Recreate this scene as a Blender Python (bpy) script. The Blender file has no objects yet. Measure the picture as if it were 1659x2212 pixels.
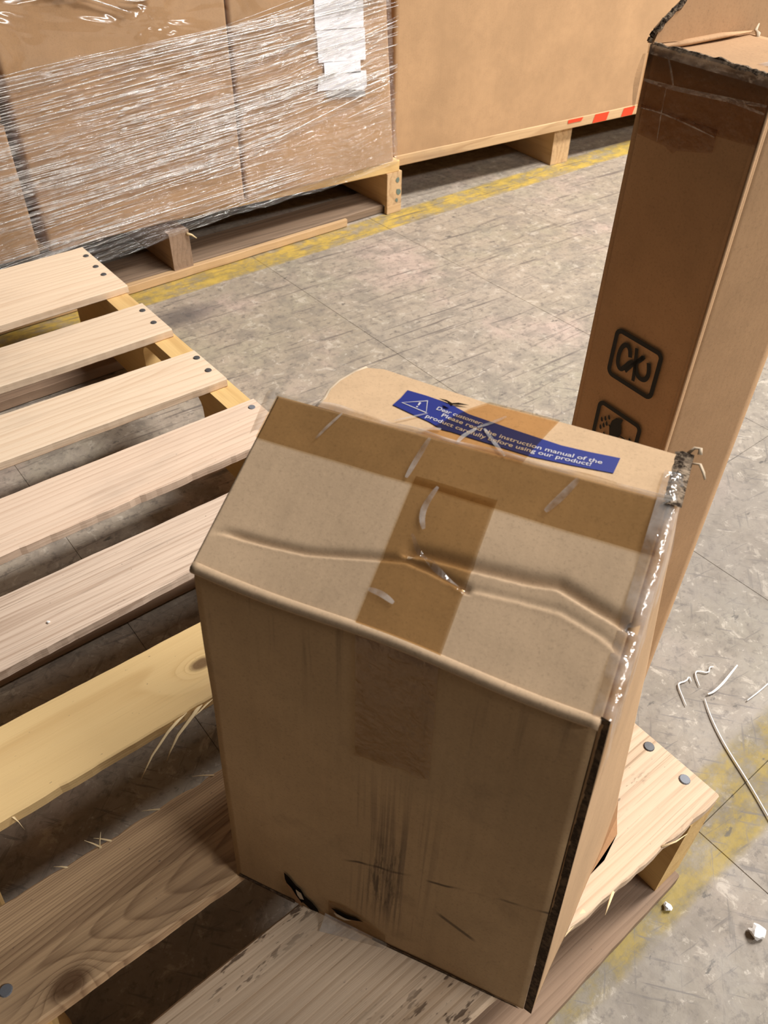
import bpy, bmesh, math, random
from mathutils import Vector, Matrix, noise as mnoise

# ------------------------------------------------------------------ camera, world, lights, exposure
S = bpy.context.scene
COL = S.collection
cam_data = bpy.data.cameras.new('camera')
cam = bpy.data.objects.new('camera', cam_data)
COL.objects.link(cam)
S.camera = cam
cam_data.sensor_fit = 'HORIZONTAL'
cam_data.sensor_width = 36.0
cam_data.lens = 1749.07 / 1659 * 36.0
cam_data.clip_start = 0.02
cam_data.dof.use_dof = True
cam_data.dof.focus_distance = 0.68
cam_data.dof.aperture_fstop = 28
R_ = [[0.7839573849386522, -0.4095823189989385, 0.46653310982566015],
      [-0.6206813238725982, -0.5326777118871618, 0.5753339460299701],
      [0.012865177647769356, -0.7406056840330821, -0.6718167220172343]]
m4 = Matrix.Identity(4)
for i in range(3):
    m4[i][0], m4[i][1], m4[i][2] = R_[i][0], -R_[i][1], -R_[i][2]
m4.translation = Vector((0, 0, 0.729))
cam.matrix_world = m4

world = bpy.data.worlds.new('world')
S.world = world
world.use_nodes = True
bgn = world.node_tree.nodes['Background']
bgn.inputs[0].default_value = (1.0, 0.93, 0.84, 1)
bgn.inputs[1].default_value = 0.05

def area(name, loc, sx, sy, power, target=None, color=(1, 0.965, 0.925)):
    d = bpy.data.lights.new(name, 'AREA')
    d.shape = 'RECTANGLE'; d.size = sx; d.size_y = sy; d.energy = power; d.color = color
    o = bpy.data.objects.new(name, d)
    o.location = loc
    if target:
        o.rotation_euler = (Vector(target) - Vector(loc)).to_track_quat('-Z', 'Y').to_euler()
    COL.objects.link(o)
    return o
# rows of long strip fixtures under the warehouse roof
area('strip_light', (2.3, -0.1, 2.6), 1.6, 0.4, 164)
area('strip_light', (2.2, -3.2, 3.0), 2.6, 0.4, 240)
area('strip_light', (2.7, 0.55, 2.5), 0.6, 0.4, 36)
S.view_settings.view_transform = 'Standard'
S.view_settings.look = 'None'
S.view_settings.exposure = -0.08
S.view_settings.gamma = 1.0
S.view_settings.use_curve_mapping = False

# ------------------------------------------------------------------ helpers
rnd = random.Random(7)

def lin(r, g, b):
    def f(c):
        c /= 255.0
        return c / 12.92 if c <= 0.04045 else ((c + 0.055) / 1.055) ** 2.4
    return (f(r), f(g), f(b), 1)

class NT:
    """small node-tree writer"""
    def __init__(self, name):
        self.m = bpy.data.materials.new(name)
        self.m.use_nodes = True
        self.t = self.m.node_tree
        self.t.nodes.clear()
        self.out = self.t.nodes.new('ShaderNodeOutputMaterial')
    def n(self, kind, **kw):
        nd = self.t.nodes.new(kind)
        for k, v in kw.items():
            setattr(nd, k, v)
        return nd
    def put(self, sock, v):
        if isinstance(v, bpy.types.NodeSocket):
            self.t.links.new(v, sock)
        elif v is not None:
            sock.default_value = v
    def math(self, op, a, b=None, c=None, clamp=False):
        nd = self.n('ShaderNodeMath', operation=op, use_clamp=clamp)
        self.put(nd.inputs[0], a)
        if b is not None: self.put(nd.inputs[1], b)
        if c is not None: self.put(nd.inputs[2], c)
        return nd.outputs[0]
    def vmath(self, op, a, b=None):
        nd = self.n('ShaderNodeVectorMath', operation=op)
        self.put(nd.inputs[0], a)
        if b is not None: self.put(nd.inputs[1], b)
        return nd.outputs[0]
    def noise(self, vec, scale, detail=3.0, rough=0.55, dist=0.0):
        nd = self.n('ShaderNodeTexNoise')
        self.put(nd.inputs['Vector'], vec)
        nd.inputs['Scale'].default_value = scale
        nd.inputs['Detail'].default_value = detail
        nd.inputs['Roughness'].default_value = rough
        nd.inputs['Distortion'].default_value = dist
        return nd.outputs['Fac']
    def step(self, v, lo, hi, a=0.0, b=1.0):
        nd = self.n('ShaderNodeMapRange', interpolation_type='SMOOTHSTEP')
        self.put(nd.inputs[0], v)
        nd.inputs[1].default_value = lo; nd.inputs[2].default_value = hi
        nd.inputs[3].default_value = a; nd.inputs[4].default_value = b
        return nd.outputs[0]
    def mix(self, f, a, b, mode='MIX'):
        nd = self.n('ShaderNodeMix', data_type='RGBA', blend_type=mode)
        self.put(nd.inputs[0], f); self.put(nd.inputs[6], a); self.put(nd.inputs[7], b)
        return nd.outputs[2]
    def scale(self, vec, s):
        nd = self.n('ShaderNodeMapping')
        self.put(nd.inputs[0], vec); nd.inputs['Scale'].default_value = s
        return nd.outputs[0]
    def rot(self, vec, ang, s=(1, 1, 1)):
        a = self.n('ShaderNodeMapping'); self.put(a.inputs[0], vec); a.inputs['Rotation'].default_value = (0, 0, ang)
        return self.scale(a.outputs[0], s)
    def xyz(self, vec):
        nd = self.n('ShaderNodeSeparateXYZ'); self.put(nd.inputs[0], vec)
        return nd.outputs[0], nd.outputs[1], nd.outputs[2]
    def bump(self, h, strength=0.3, dist=0.001, normal=None):
        nd = self.n('ShaderNodeBump')
        nd.inputs['Strength'].default_value = strength; nd.inputs['Distance'].default_value = dist
        self.put(nd.inputs['Height'], h)
        if normal is not None: self.put(nd.inputs['Normal'], normal)
        return nd.outputs[0]
    def coords(self):
        return self.n('ShaderNodeTexCoord').outputs['Object']
    def world_pos(self):
        return self.n('ShaderNodeNewGeometry').outputs['Position']
    def random(self):
        return self.n('ShaderNodeObjectInfo').outputs['Random']
    def principled(self, color, rough=0.8, normal=None, spec=0.3, metal=0.0, coat=0.0):
        p = self.n('ShaderNodeBsdfPrincipled')
        self.put(p.inputs['Base Color'], color); self.put(p.inputs['Roughness'], rough)
        self.put(p.inputs['Specular IOR Level'], spec); self.put(p.inputs['Metallic'], metal)
        if normal is not None: self.put(p.inputs['Normal'], normal)
        if coat: p.inputs['Coat Weight'].default_value = coat
        self.t.links.new(p.outputs[0], self.out.inputs[0])
        return self.m

def plain(name, col, rough=0.7, spec=0.3, metal=0.0):
    nt = NT(name)
    f = nt.noise(nt.coords(), 90, 3)
    c = nt.mix(nt.math('MULTIPLY', f, 0.35), col, tuple(x * 0.72 for x in col[:3]) + (1,))
    return nt.principled(c, rough, None, spec, metal)

def cardboard(name, col, kind='plain', flute='x', contrast=1.0):
    nt = NT(name)
    co = nt.coords()
    off = nt.n('ShaderNodeVectorMath', operation='ADD')
    nt.put(off.inputs[0], co)
    v = nt.math('MULTIPLY', nt.random(), 31.0)
    cb = nt.n('ShaderNodeCombineXYZ'); nt.put(cb.inputs[0], v); nt.put(cb.inputs[1], v)
    nt.put(off.inputs[1], cb.outputs[0])
    p = off.outputs[0]
    big = nt.noise(p, 9, 3)
    mid = nt.noise(p, 60, 4, 0.6)
    fib = nt.noise(p, 620, 3, 0.75)
    dk = tuple(x * 0.74 for x in col[:3]) + (1,)
    lt = tuple(min(1, x * 1.14) for x in col[:3]) + (1,)
    c = nt.mix(nt.step(big, 0.3, 0.72), dk, lt)
    c = nt.mix(0.55, c, col)
    c = nt.mix(nt.step(mid, 0.35, 0.8, 0.0, 0.30), c, dk)
    c = nt.mix(nt.step(fib, 0.52, 0.72, 0.0, 0.42), c, tuple(x * 0.55 for x in col[:3]) + (1,))
    c = nt.mix(nt.step(fib, 0.48, 0.30, 0.0, 0.25), c, lt)
    # faint washboard of the flutes showing through the liner
    x, y, z = nt.xyz(co)
    ax = {'x': x, 'y': y, 'z': z}[flute]
    wav = nt.math('SINE', nt.math('MULTIPLY', ax, 2 * math.pi / 0.0065))
    # long soft stripes along the flutes (handling scuffs)
    sc = {'x': (60, 60, 2.2), 'y': (60, 60, 2.2), 'z': (2.2, 2.2, 60)}[flute]
    strp = nt.noise(nt.scale(p, sc), 1.0, 3)
    c = nt.mix(nt.step(strp, 0.52, 0.78, 0.0, 0.30 * contrast), c, tuple(x * 0.62 for x in col[:3]) + (1,))
    if kind == 'front':
        # grease stripes rubbed down the middle of the panel and two long horizontal scuffs
        s1 = nt.noise(nt.scale(co, (330, 1, 5)), 1.0, 2, 0.5)
        band = nt.math('MULTIPLY', nt.step(x, 0.080, 0.098), nt.step(x, 0.150, 0.118))
        bz = nt.math('MULTIPLY', nt.step(z, 0.01, 0.05), nt.step(z, 0.215, 0.12))
        g = nt.math('MULTIPLY', nt.math('MULTIPLY', band, bz), nt.step(s1, 0.46, 0.62))
        c = nt.mix(nt.math('MULTIPLY', g, 0.48), c, lin(78, 62, 56))
        bl = nt.noise(nt.scale(co, (260, 1, 34)), 1.0, 4, 0.65)
        bm_ = nt.math('MULTIPLY', nt.math('MULTIPLY', nt.step(x, 0.096, 0.102), nt.step(x, 0.126, 0.112)), nt.math('MULTIPLY', nt.step(z, 0.035, 0.055), nt.step(z, 0.135, 0.105)))
        c = nt.mix(nt.math('MULTIPLY', nt.math('MULTIPLY', bm_, nt.step(bl, 0.44, 0.62)), 0.6), c, lin(52, 42, 36))
        s2 = nt.noise(nt.scale(co, (110, 1, 5)), 1.0, 3, 0.6)
        up = nt.step(z, 0.20, 0.30)
        g2 = nt.math('MULTIPLY', nt.math('MULTIPLY', up, nt.step(s2, 0.56, 0.70)), 0.42)
        c = nt.mix(g2, c, lin(78, 62, 50))
        # horizontal scuffs
        line = nt.math('ADD', nt.math('SUBTRACT', z, 0.081), nt.math('MULTIPLY', nt.math('SUBTRACT', nt.noise(nt.scale(co, (25, 1, 0)), 1.0, 2), 0.5), 0.012))
        sl = nt.math('SUBTRACT', line, nt.math('MULTIPLY', nt.math('SUBTRACT', x, 0.08), 0.34))
        ln = nt.step(nt.math('ABSOLUTE', sl), 0.0016, 0.0004)
        lx = nt.math('MULTIPLY', nt.step(x, 0.078, 0.09), nt.step(nt.noise(nt.scale(co, (40, 1, 1)), 1.0, 2), 0.38, 0.55))
        c = nt.mix(nt.math('MULTIPLY', nt.math('MULTIPLY', ln, lx), 0.75), c, lin(56, 44, 36))
        # short dark rub near the lower right
        rx = nt.math('MULTIPLY', nt.step(x, 0.143, 0.149), nt.step(x, 0.173, 0.166))
        rl = nt.math('SUBTRACT', z, nt.math('SUBTRACT', 0.069, nt.math('MULTIPLY', nt.math('SUBTRACT', x, 0.146), 0.43)))
        rr = nt.math('MULTIPLY', rx, nt.step(nt.math('ABSOLUTE', rl), 0.0024, 0.0008))
        c = nt.mix(nt.math('MULTIPLY', rr, 0.7), c, lin(70, 56, 46))
        sm = nt.noise(co, 26, 4, 0.6)
        c = nt.mix(nt.step(sm, 0.55, 0.8, 0.0, 0.3), c, lin(90, 68, 50))
    h = nt.math('ADD', nt.math('MULTIPLY', wav, 0.07), nt.math('MULTIPLY', mid, 1.2))
    bp = nt.bump(h, 0.25, 0.0006)
    bp = nt.bump(fib, 0.12, 0.0004, bp)
    return nt.principled(c, 0.82, bp, 0.22)

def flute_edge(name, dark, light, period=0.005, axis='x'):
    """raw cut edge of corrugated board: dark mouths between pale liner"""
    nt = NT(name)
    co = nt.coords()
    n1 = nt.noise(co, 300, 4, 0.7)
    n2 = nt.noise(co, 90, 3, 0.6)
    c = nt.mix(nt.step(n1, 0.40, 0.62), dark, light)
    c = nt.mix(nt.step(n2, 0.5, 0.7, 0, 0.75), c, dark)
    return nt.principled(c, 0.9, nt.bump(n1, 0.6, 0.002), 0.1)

def wood(name, light, dark, rings=60.0, warp=6.0, dirt=0.25, dirtcol=(120, 108, 98), fiber=0.4, knots=(), cathedral=None, pink=0.0, pore=0.0):
    nt = NT(name)
    co = nt.coords()
    r = nt.math('MULTIPLY', nt.random(), 57.0)
    cb = nt.n('ShaderNodeCombineXYZ'); nt.put(cb.inputs[0], r); nt.put(cb.inputs[2], r)
    p = nt.vmath('ADD', co, cb.outputs[0])
    x, y, z = nt.xyz(co)
    low = nt.noise(nt.scale(p, (1.6, 14, 14)), 1.0, 3, 0.5)
    ph = nt.math('ADD', nt.math('MULTIPLY', y, rings), nt.math('MULTIPLY', low, warp))
    if cathedral:
        A, B, yc, x0 = cathedral
        dy = nt.math('SUBTRACT', y, yc)
        ph = nt.math('ADD', nt.math('ADD', nt.math('MULTIPLY', nt.math('MULTIPLY', dy, dy), A), nt.math('MULTIPLY', x, B)), nt.math('MULTIPLY', low, warp))
    kd = None
    for (kx, ky, kr) in knots:
        dx = nt.math('DIVIDE', nt.math('SUBTRACT', x, kx), kr * 1.7)
        dy = nt.math('DIVIDE', nt.math('SUBTRACT', y, ky), kr)
        d2 = nt.math('ADD', nt.math('MULTIPLY', dx, dx), nt.math('MULTIPLY', dy, dy))
        d = nt.math('SQRT', nt.math('ADD', d2, nt.math('MULTIPLY', nt.noise(p, 160, 3), 0.5)))
        infl = nt.math('DIVIDE', 9.0, nt.math('ADD', d2, 1.6))
        ph = nt.math('ADD', ph, infl)
        k = nt.step(d, 1.45, 0.75)
        kd = k if kd is None else nt.math('MAXIMUM', kd, k)
    fr = nt.math('FRACT', ph)
    late = nt.math('MULTIPLY', nt.math('POWER', fr, 3.0), nt.step(fr, 1.0, 0.86))       # slow rise to the dark latewood line, soft drop after it
    fine = nt.noise(nt.scale(p, (9, 520, 520)), 1.0, 3, 0.6)
    strk = nt.noise(nt.scale(p, (2.5, 130, 130)), 1.0, 3, 0.6)
    c = nt.mix(nt.math('MULTIPLY', late, nt.step(strk, 0.25, 0.6, 0.25, 0.95)), light, dark)
    c = nt.mix(nt.step(strk, 0.45, 0.75, 0, fiber), c, dark)
    c = nt.mix(nt.step(fine, 0.55, 0.75, 0, fiber * 0.9), c, tuple(q * 0.6 for q in dark[:3]) + (1,))
    big = nt.noise(nt.scale(p, (5, 13, 13)), 1.0, 4, 0.6)
    c = nt.mix(nt.step(big, 0.5, 0.8, 0, dirt), c, lin(*dirtcol))
    spk = nt.noise(nt.scale(p, (1, 1.6, 1)), 170, 3, 0.7)
    c = nt.mix(nt.step(spk, 0.68, 0.78, 0, min(1, dirt * 2.0)), c, lin(88, 78, 74))
    if pore:
        pr = nt.noise(nt.scale(p, (45, 150, 150)), 1.0, 3, 0.7)
        pm = nt.step(nt.noise(nt.scale(p, (5, 16, 16)), 1.0, 2), 0.42, 0.6)
        c = nt.mix(nt.math('MULTIPLY', nt.math('MULTIPLY', nt.step(pr, 0.57, 0.63), pm), pore), c, lin(66, 44, 30))
    if kd is not None:
        c = nt.mix(nt.math('MULTIPLY', kd, 0.85), c, lin(92, 62, 38))
    h = nt.math('ADD', nt.math('MULTIPLY', fine, 0.7), nt.math('ADD', nt.math('MULTIPLY', strk, 0.8), nt.math('MULTIPLY', late, -0.4)))
    return nt.principled(c, 0.78, nt.bump(h, 0.45, 0.0009), 0.25)

# ---- geometry helpers
def link(o, parent=None):
    COL.objects.link(o)
    if parent is not None:
        o.parent = parent
    return o

def tag(o, label=None, cat=None, group=None, kind=None):
    if label: o['label'] = label
    if cat: o['category'] = cat
    if group: o['group'] = group
    if kind: o['kind'] = kind
    return o

def empty(name, loc=(0, 0, 0), rz=0.0):
    o = bpy.data.objects.new(name, None)
    o.location = loc; o.rotation_euler = (0, 0, rz); o.empty_display_size = 0.05
    return link(o)

def mesh(name, verts, faces, mat, parent=None, smooth=False, loc=(0, 0, 0)):
    me = bpy.data.meshes.new(name)
    me.from_pydata([tuple(v) for v in verts], [], faces)
    me.update()
    for m in (mat if isinstance(mat, (list, tuple)) else [mat]):
        me.materials.append(m)
    if smooth:
        for p in me.polygons: p.use_smooth = True
    o = bpy.data.objects.new(name, me)
    o.location = loc
    return link(o, parent)

def grid(name, fn, nu, nv, mat, parent=None, smooth=True, thick=0.0, loc=(0, 0, 0)):
    """surface fn(a, b) with a, b in 0..1; thick > 0 closes it into a sheet along -normal"""
    vs = [fn(i / nu, j / nv) for j in range(nv + 1) for i in range(nu + 1)]
    fs = []
    w = nu + 1
    for j in range(nv):
        for i in range(nu):
            fs.append((j * w + i, j * w + i + 1, (j + 1) * w + i + 1, (j + 1) * w + i))
    o = mesh(name, vs, fs, mat, parent, smooth, loc)
    if thick:
        md = o.modifiers.new('thickness', 'SOLIDIFY')
        md.thickness = thick; md.offset = -1
    return o

def prism(name, poly, h, mat, parent=None, frame=None, loc=(0, 0, 0)):
    """flat outline poly [(a, b)] extruded by h along the frame's third axis; frame = (origin, ax, bx, nx)"""
    o0, ax, bx, nx = frame or (Vector((0, 0, 0)), Vector((1, 0, 0)), Vector((0, 1, 0)), Vector((0, 0, 1)))
    n = len(poly)
    vs = [o0 + ax * a + bx * b for a, b in poly] + [o0 + ax * a + bx * b + nx * h for a, b in poly]
    fs = [tuple(range(n, 2 * n)), tuple(reversed(range(n)))]
    fs += [(i, (i + 1) % n, n + (i + 1) % n, n + i) for i in range(n)]
    return mesh(name, vs, fs, mat, parent, False, loc)

def block(name, lo, hi, mat, parent=None, bevel=0.002, jit=0.0):
    """bevelled box with its origin at its centre"""
    c = [(a + b) / 2 for a, b in zip(lo, hi)]
    bm = bmesh.new()
    bmesh.ops.create_cube(bm, size=1)
    for v in bm.verts:
        v.co = Vector([v.co[k] * (hi[k] - lo[k]) for k in range(3)])
        if jit: v.co += Vector([rnd.uniform(-jit, jit) for _ in range(3)])
    if bevel:
        bmesh.ops.bevel(bm, geom=bm.edges[:], offset=bevel, segments=2, affect='EDGES', profile=0.6)
    me = bpy.data.meshes.new(name); bm.to_mesh(me); bm.free()
    me.materials.append(mat)
    o = bpy.data.objects.new(name, me); o.location = c
    return link(o, parent)

def plank(name, x0, x1, far, near, z0, z1, mat, parent, seed, rough=0.0006, fray_far=0.0, fray_near=0.0, end=0.0015, axis='x', nseg=64):
    """a sawn board along x; far(x) and near(x) give its long edges; edges are a little uneven"""
    xc = (x0 + x1) / 2; yc = (far(xc) + near(xc)) / 2; zc = (z0 + z1) / 2
    rg = random.Random(seed)
    b = 0.0014
    vs, fs = [], []
    prof = 8
    jf = jn = 0.0
    for i in range(nseg + 1):
        t = i / nseg
        x = x0 + (x1 - x0) * t
        nf = mnoise.noise(Vector((x * 22, seed * 3.1, 0))) + 0.6 * mnoise.noise(Vector((x * 90, seed * 3.1, 2)))
        nn = mnoise.noise(Vector((x * 22, seed * 3.1, 7))) + 0.6 * mnoise.noise(Vector((x * 90, seed * 3.1, 9)))
        yf = far(x) + nf * rough - max(0, mnoise.noise(Vector((x * 60, seed, 3))) + 0.1) * fray_far
        yn = near(x) + nn * rough + max(0, mnoise.noise(Vector((x * 60, seed, 5))) + 0.1) * fray_near
        ztop = z1 + mnoise.noise(Vector((x * 6, seed, 11))) * 0.0004
        for (y, z, ex) in ((yn, z0 + b, 0), (yn + b, z0, 0), (yf - b, z0, 0), (yf, z0 + b, 0), (yf, ztop - b, 0), (yf - b, ztop, 0), (yn + b, ztop, 0), (yn, ztop - b, 0)):
            xx = x
            if i in (0, nseg):
                s = 1 if i == nseg else -1
                xx += s * end * mnoise.noise(Vector((y * 45, z * 60, seed))) * 1.2
            vs.append((xx - xc, y - yc, z - zc))
    for i in range(nseg):
        for k in range(prof):
            k2 = (k + 1) % prof
            fs.append((i * prof + k, (i + 1) * prof + k, (i + 1) * prof + k2, i * prof + k2))
    fs.append(tuple(range(prof)))
    fs.append(tuple(reversed(range(nseg * prof, nseg * prof + prof))))
    o = mesh(name, vs, fs, mat, parent, False, (xc, yc, zc))
    return o

def disc(name, x, y, z, r, h, mat, parent, n=14, tilt=(0, 0)):
    vs, fs = [], []
    for k in range(n):
        a = 2 * math.pi * k / n
        vs.append((r * math.cos(a), r * math.sin(a), 0))
    for k in range(n):
        a = 2 * math.pi * k / n
        vs.append((r * 0.86 * math.cos(a), r * 0.86 * math.sin(a), h))
    vs.append((0, 0, h * 1.15))
    fs += [(k, (k + 1) % n, n + (k + 1) % n, n + k) for k in range(n)]
    fs += [(n + k, n + (k + 1) % n, 2 * n) for k in range(n)]
    o = mesh(name, vs, fs, mat, parent, False)
    # place relative to parent origin
    po = Vector(parent.location) if parent is not None else Vector()
    o.location = Vector((x, y, z)) - po
    o.rotation_euler = (tilt[0], tilt[1], 0)
    return o

def tube(name, pts, radii, mat, parent=None, n=6, smooth=True, flat=1.0):
    """tapered tube through pts"""
    pts = [Vector(p) for p in pts]
    vs, fs = [], []
    for i, p in enumerate(pts):
        d = (pts[min(i + 1, len(pts) - 1)] - pts[max(i - 1, 0)]).normalized()
        up = Vector((0, 0, 1)) if abs(d.z) < 0.9 else Vector((1, 0, 0))
        s = d.cross(up).normalized(); t = s.cross(d)
        r = radii[i] if isinstance(radii, (list, tuple)) else radii
        for k in range(n):
            a = 2 * math.pi * k / n
            vs.append(p + s * (r * math.cos(a)) + t * (r * flat * math.sin(a)))
    for i in range(len(pts) - 1):
        for k in range(n):
            k2 = (k + 1) % n
            fs.append((i * n + k, i * n + k2, (i + 1) * n + k2, (i + 1) * n + k))
    fs.append(tuple(reversed(range(n)))); fs.append(tuple(range((len(pts) - 1) * n, len(pts) * n)))
    return mesh(name, vs, fs, mat, parent, smooth)

def ribbon(pts, w, closed=False):
    """2-D stroke outline quads along pts with width w (or list of widths)"""
    P = [Vector((a, b)) for a, b in pts]
    n = len(P); vs, fs = [], []
    for i in range(n):
        a = P[(i - 1) % n] if (closed or i > 0) else P[i]
        b = P[(i + 1) % n] if (closed or i < n - 1) else P[i]
        d = (b - a).normalized(); nrm = Vector((-d.y, d.x))
        ww = w[i] if isinstance(w, (list, tuple)) else w
        k = 1.0
        vs += [P[i] + nrm * ww / 2 * k, P[i] - nrm * ww / 2 * k]
    for i in range(n if closed else n - 1):
        j = (i + 1) % n
        fs.append((2 * i, 2 * i + 1, 2 * j + 1, 2 * j))
    return vs, fs

def chaikin(pts, it=2, closed=False):
    for _ in range(it):
        out = [] if closed else [pts[0]]
        n = len(pts)
        for i in range(n if closed else n - 1):
            a, b = pts[i], pts[(i + 1) % n]
            out.append(tuple(0.75 * p + 0.25 * q for p, q in zip(a, b)))
            out.append(tuple(0.25 * p + 0.75 * q for p, q in zip(a, b)))
        if not closed: out.append(pts[-1])
        pts = out
    return pts

def ink(name, shapes, to3, mat, parent):
    """flat print: list of (verts2d, faces) lifted on a surface by to3(a, b)"""
    vs, fs = [], []
    for v, f in shapes:
        k = len(vs)
        vs += [to3(p[0], p[1]) for p in v]
        fs += [tuple(k + q for q in face) for face in f]
    return mesh(name, vs, fs, mat, parent)

# ------------------------------------------------------------------ materials
M = {}
M['pine'] = wood('pale_pine', lin(236, 212, 184), lin(212, 180, 148), rings=95, warp=7, dirt=0.25, fiber=0.30)
M['pine_pink'] = wood('pinkish_pine', lin(234, 208, 184), lin(206, 174, 148), rings=130, warp=8, dirt=0.28, fiber=0.40)
M['pine_rough'] = wood('rough_sawn_pine', lin(220, 197, 176), lin(178, 150, 128), rings=160, warp=7, dirt=0.40, fiber=0.75)
M['poplar'] = wood('yellow_poplar', lin(220, 188, 134), lin(202, 166, 112), rings=14, warp=3, dirt=0.55, dirtcol=(172, 146, 118), fiber=0.16, knots=((0.25, -0.004, 0.006),))
M['grain'] = wood('strong_grain_pine', lin(204, 170, 132), lin(126, 96, 70), rings=60, warp=3.4, dirt=0.35, dirtcol=(128, 112, 100), fiber=0.55,
                  knots=((0.058, -0.034, 0.008),), cathedral=(5000.0, -27.0, -0.022, 0.0))
M['porous'] = wood('pitted_pine', lin(218, 192, 164), lin(184, 154, 124), rings=150, warp=4, dirt=0.30, fiber=0.65, pore=0.85)
M['stringer'] = wood('yellow_pine', lin(224, 188, 128), lin(202, 162, 104), rings=30, warp=4, dirt=0.15, fiber=0.25)
M['old'] = wood('weathered_board', lin(156, 130, 108), lin(130, 106, 86), rings=120, warp=4, dirt=0.7, dirtcol=(92, 82, 76), fiber=0.45)
M['oldfar'] = wood('grey_weathered_board', lin(140, 118, 98), lin(100, 84, 70), rings=60, warp=6, dirt=0.7, dirtcol=(74, 66, 62), fiber=0.5)
M['farwood'] = wood('plain_pallet_wood', lin(206, 172, 130), lin(166, 130, 92), rings=60, warp=5, dirt=0.4, fiber=0.35)
M['splinter'] = plain('splinter_wood', lin(228, 204, 160), 0.8)
M['nail'] = plain('galvanised_nail', lin(84, 84, 86), 0.55, 0.4, 0.3)
M['nail_light'] = plain('bright_nail', lin(124, 127, 134), 0.6, 0.3, 0.2)
M['card'] = cardboard('brown_cardboard', lin(194, 160, 120), flute='x')
M['card_front'] = cardboard('scuffed_cardboard', lin(190, 156, 116), 'front', 'x')
M['card_slope'] = cardboard('creased_cardboard', lin(184, 157, 127), flute='x', contrast=0.8)
M['card_top'] = cardboard('clean_cardboard', lin(198, 167, 132), flute='y', contrast=0.5)
M['card_side'] = cardboard('side_cardboard', lin(190, 156, 120), flute='y', contrast=0.5)
M['card_tall'] = cardboard('smooth_cardboard', lin(184, 147, 110), flute='x', contrast=0.15)
M['card_big'] = cardboard('large_carton_board', lin(186, 149, 111), flute='x', contrast=0.25)
M['card_dark'] = cardboard('brown_torn_board', lin(164, 124, 88), flute='y', contrast=0.6)
M['edge'] = flute_edge('raw_flute_edge', lin(46, 36, 28), lin(150, 132, 112))
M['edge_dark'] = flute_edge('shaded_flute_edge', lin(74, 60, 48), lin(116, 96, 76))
M['tear'] = plain('torn_hole', lin(34, 26, 20), 0.95, 0.05)
M['paper_torn'] = plain('torn_liner', lin(206, 186, 160), 0.85)
M['ink'] = plain('black_ink', lin(26, 22, 20), 0.6)
M['blue'] = plain('blue_label_print', lin(34, 46, 122), 0.45, 0.4)
M['blue_text'] = plain('pale_label_lettering', lin(196, 192, 196), 0.5)
M['white'] = plain('white_paper', lin(250, 250, 255), 0.6)
M['grey_tape'] = plain('grey_tape', lin(160, 156, 152), 0.5)
M['foam'] = plain('white_foam', lin(238, 236, 234), 0.8)
M['red'] = plain('orange_red_paint', lin(236, 72, 40), 0.5)
M['green_mark'] = plain('faded_green_paint', lin(112, 124, 112), 0.8)
M['dark_void'] = plain('dark_plastic', lin(30, 29, 30), 0.4)

def tape_mat(name, tint, gloss=0.10, rough=0.13, bumpy=0.5, milky=0.0):
    nt = NT(name)
    co = nt.coords()
    tr = nt.n('ShaderNodeBsdfTransparent'); tr.inputs[0].default_value = tint
    gl = nt.n('ShaderNodeBsdfGlossy'); gl.inputs['Roughness'].default_value = rough
    h = nt.noise(co, 70, 4, 0.6)
    nt.put(gl.inputs['Normal'], nt.bump(h, bumpy, 0.003))
    fr = nt.n('ShaderNodeLayerWeight'); fr.inputs[0].default_value = 0.25
    f = nt.math('ADD', nt.math('MULTIPLY', nt.math('SUBTRACT', 1.0, nt.math('ABSOLUTE', nt.math('SUBTRACT', nt.math('MULTIPLY', fr.outputs['Facing'], 0.0), 1.0))), 0.0), gloss * 0.45, clamp=True)
    mx = nt.n('ShaderNodeMixShader'); nt.put(mx.inputs[0], f)
    nt.t.links.new(tr.outputs[0], mx.inputs[1]); nt.t.links.new(gl.outputs[0], mx.inputs[2])
    last = mx.outputs[0]
    if milky:
        df = nt.n('ShaderNodeBsdfDiffuse'); df.inputs[0].default_value = lin(226, 220, 214)
        m2 = nt.n('ShaderNodeMixShader')
        nt.put(m2.inputs[0], nt.step(nt.noise(co, 45, 4, 0.6), 0.3, 0.75, 0.0, milky))
        nt.t.links.new(last, m2.inputs[1]); nt.t.links.new(df.outputs[0], m2.inputs[2])
        last = m2.outputs[0]
    nt.t.links.new(last, nt.out.inputs[0])
    return nt.m
M['tape'] = tape_mat('brown_tinted_tape', (0.78, 0.68, 0.52, 1), 0.16, 0.10, 0.5)
M['tape_top'] = tape_mat('amber_tape', (0.84, 0.72, 0.56, 1), 0.04, 0.3, 0.2)
M['tape_clear'] = tape_mat('clear_tape', (0.90, 0.86, 0.80, 1), 0.25, 0.10, 0.8, 0.35)
M['tape_lift'] = tape_mat('lifted_tape', (0.95, 0.92, 0.88, 1), 0.3, 0.15, 0.5, 0.42)
M['tape_dark'] = tape_mat('dark_brown_tape', (0.80, 0.69, 0.57, 1), 0.08, 0.2, 0.4)

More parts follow.
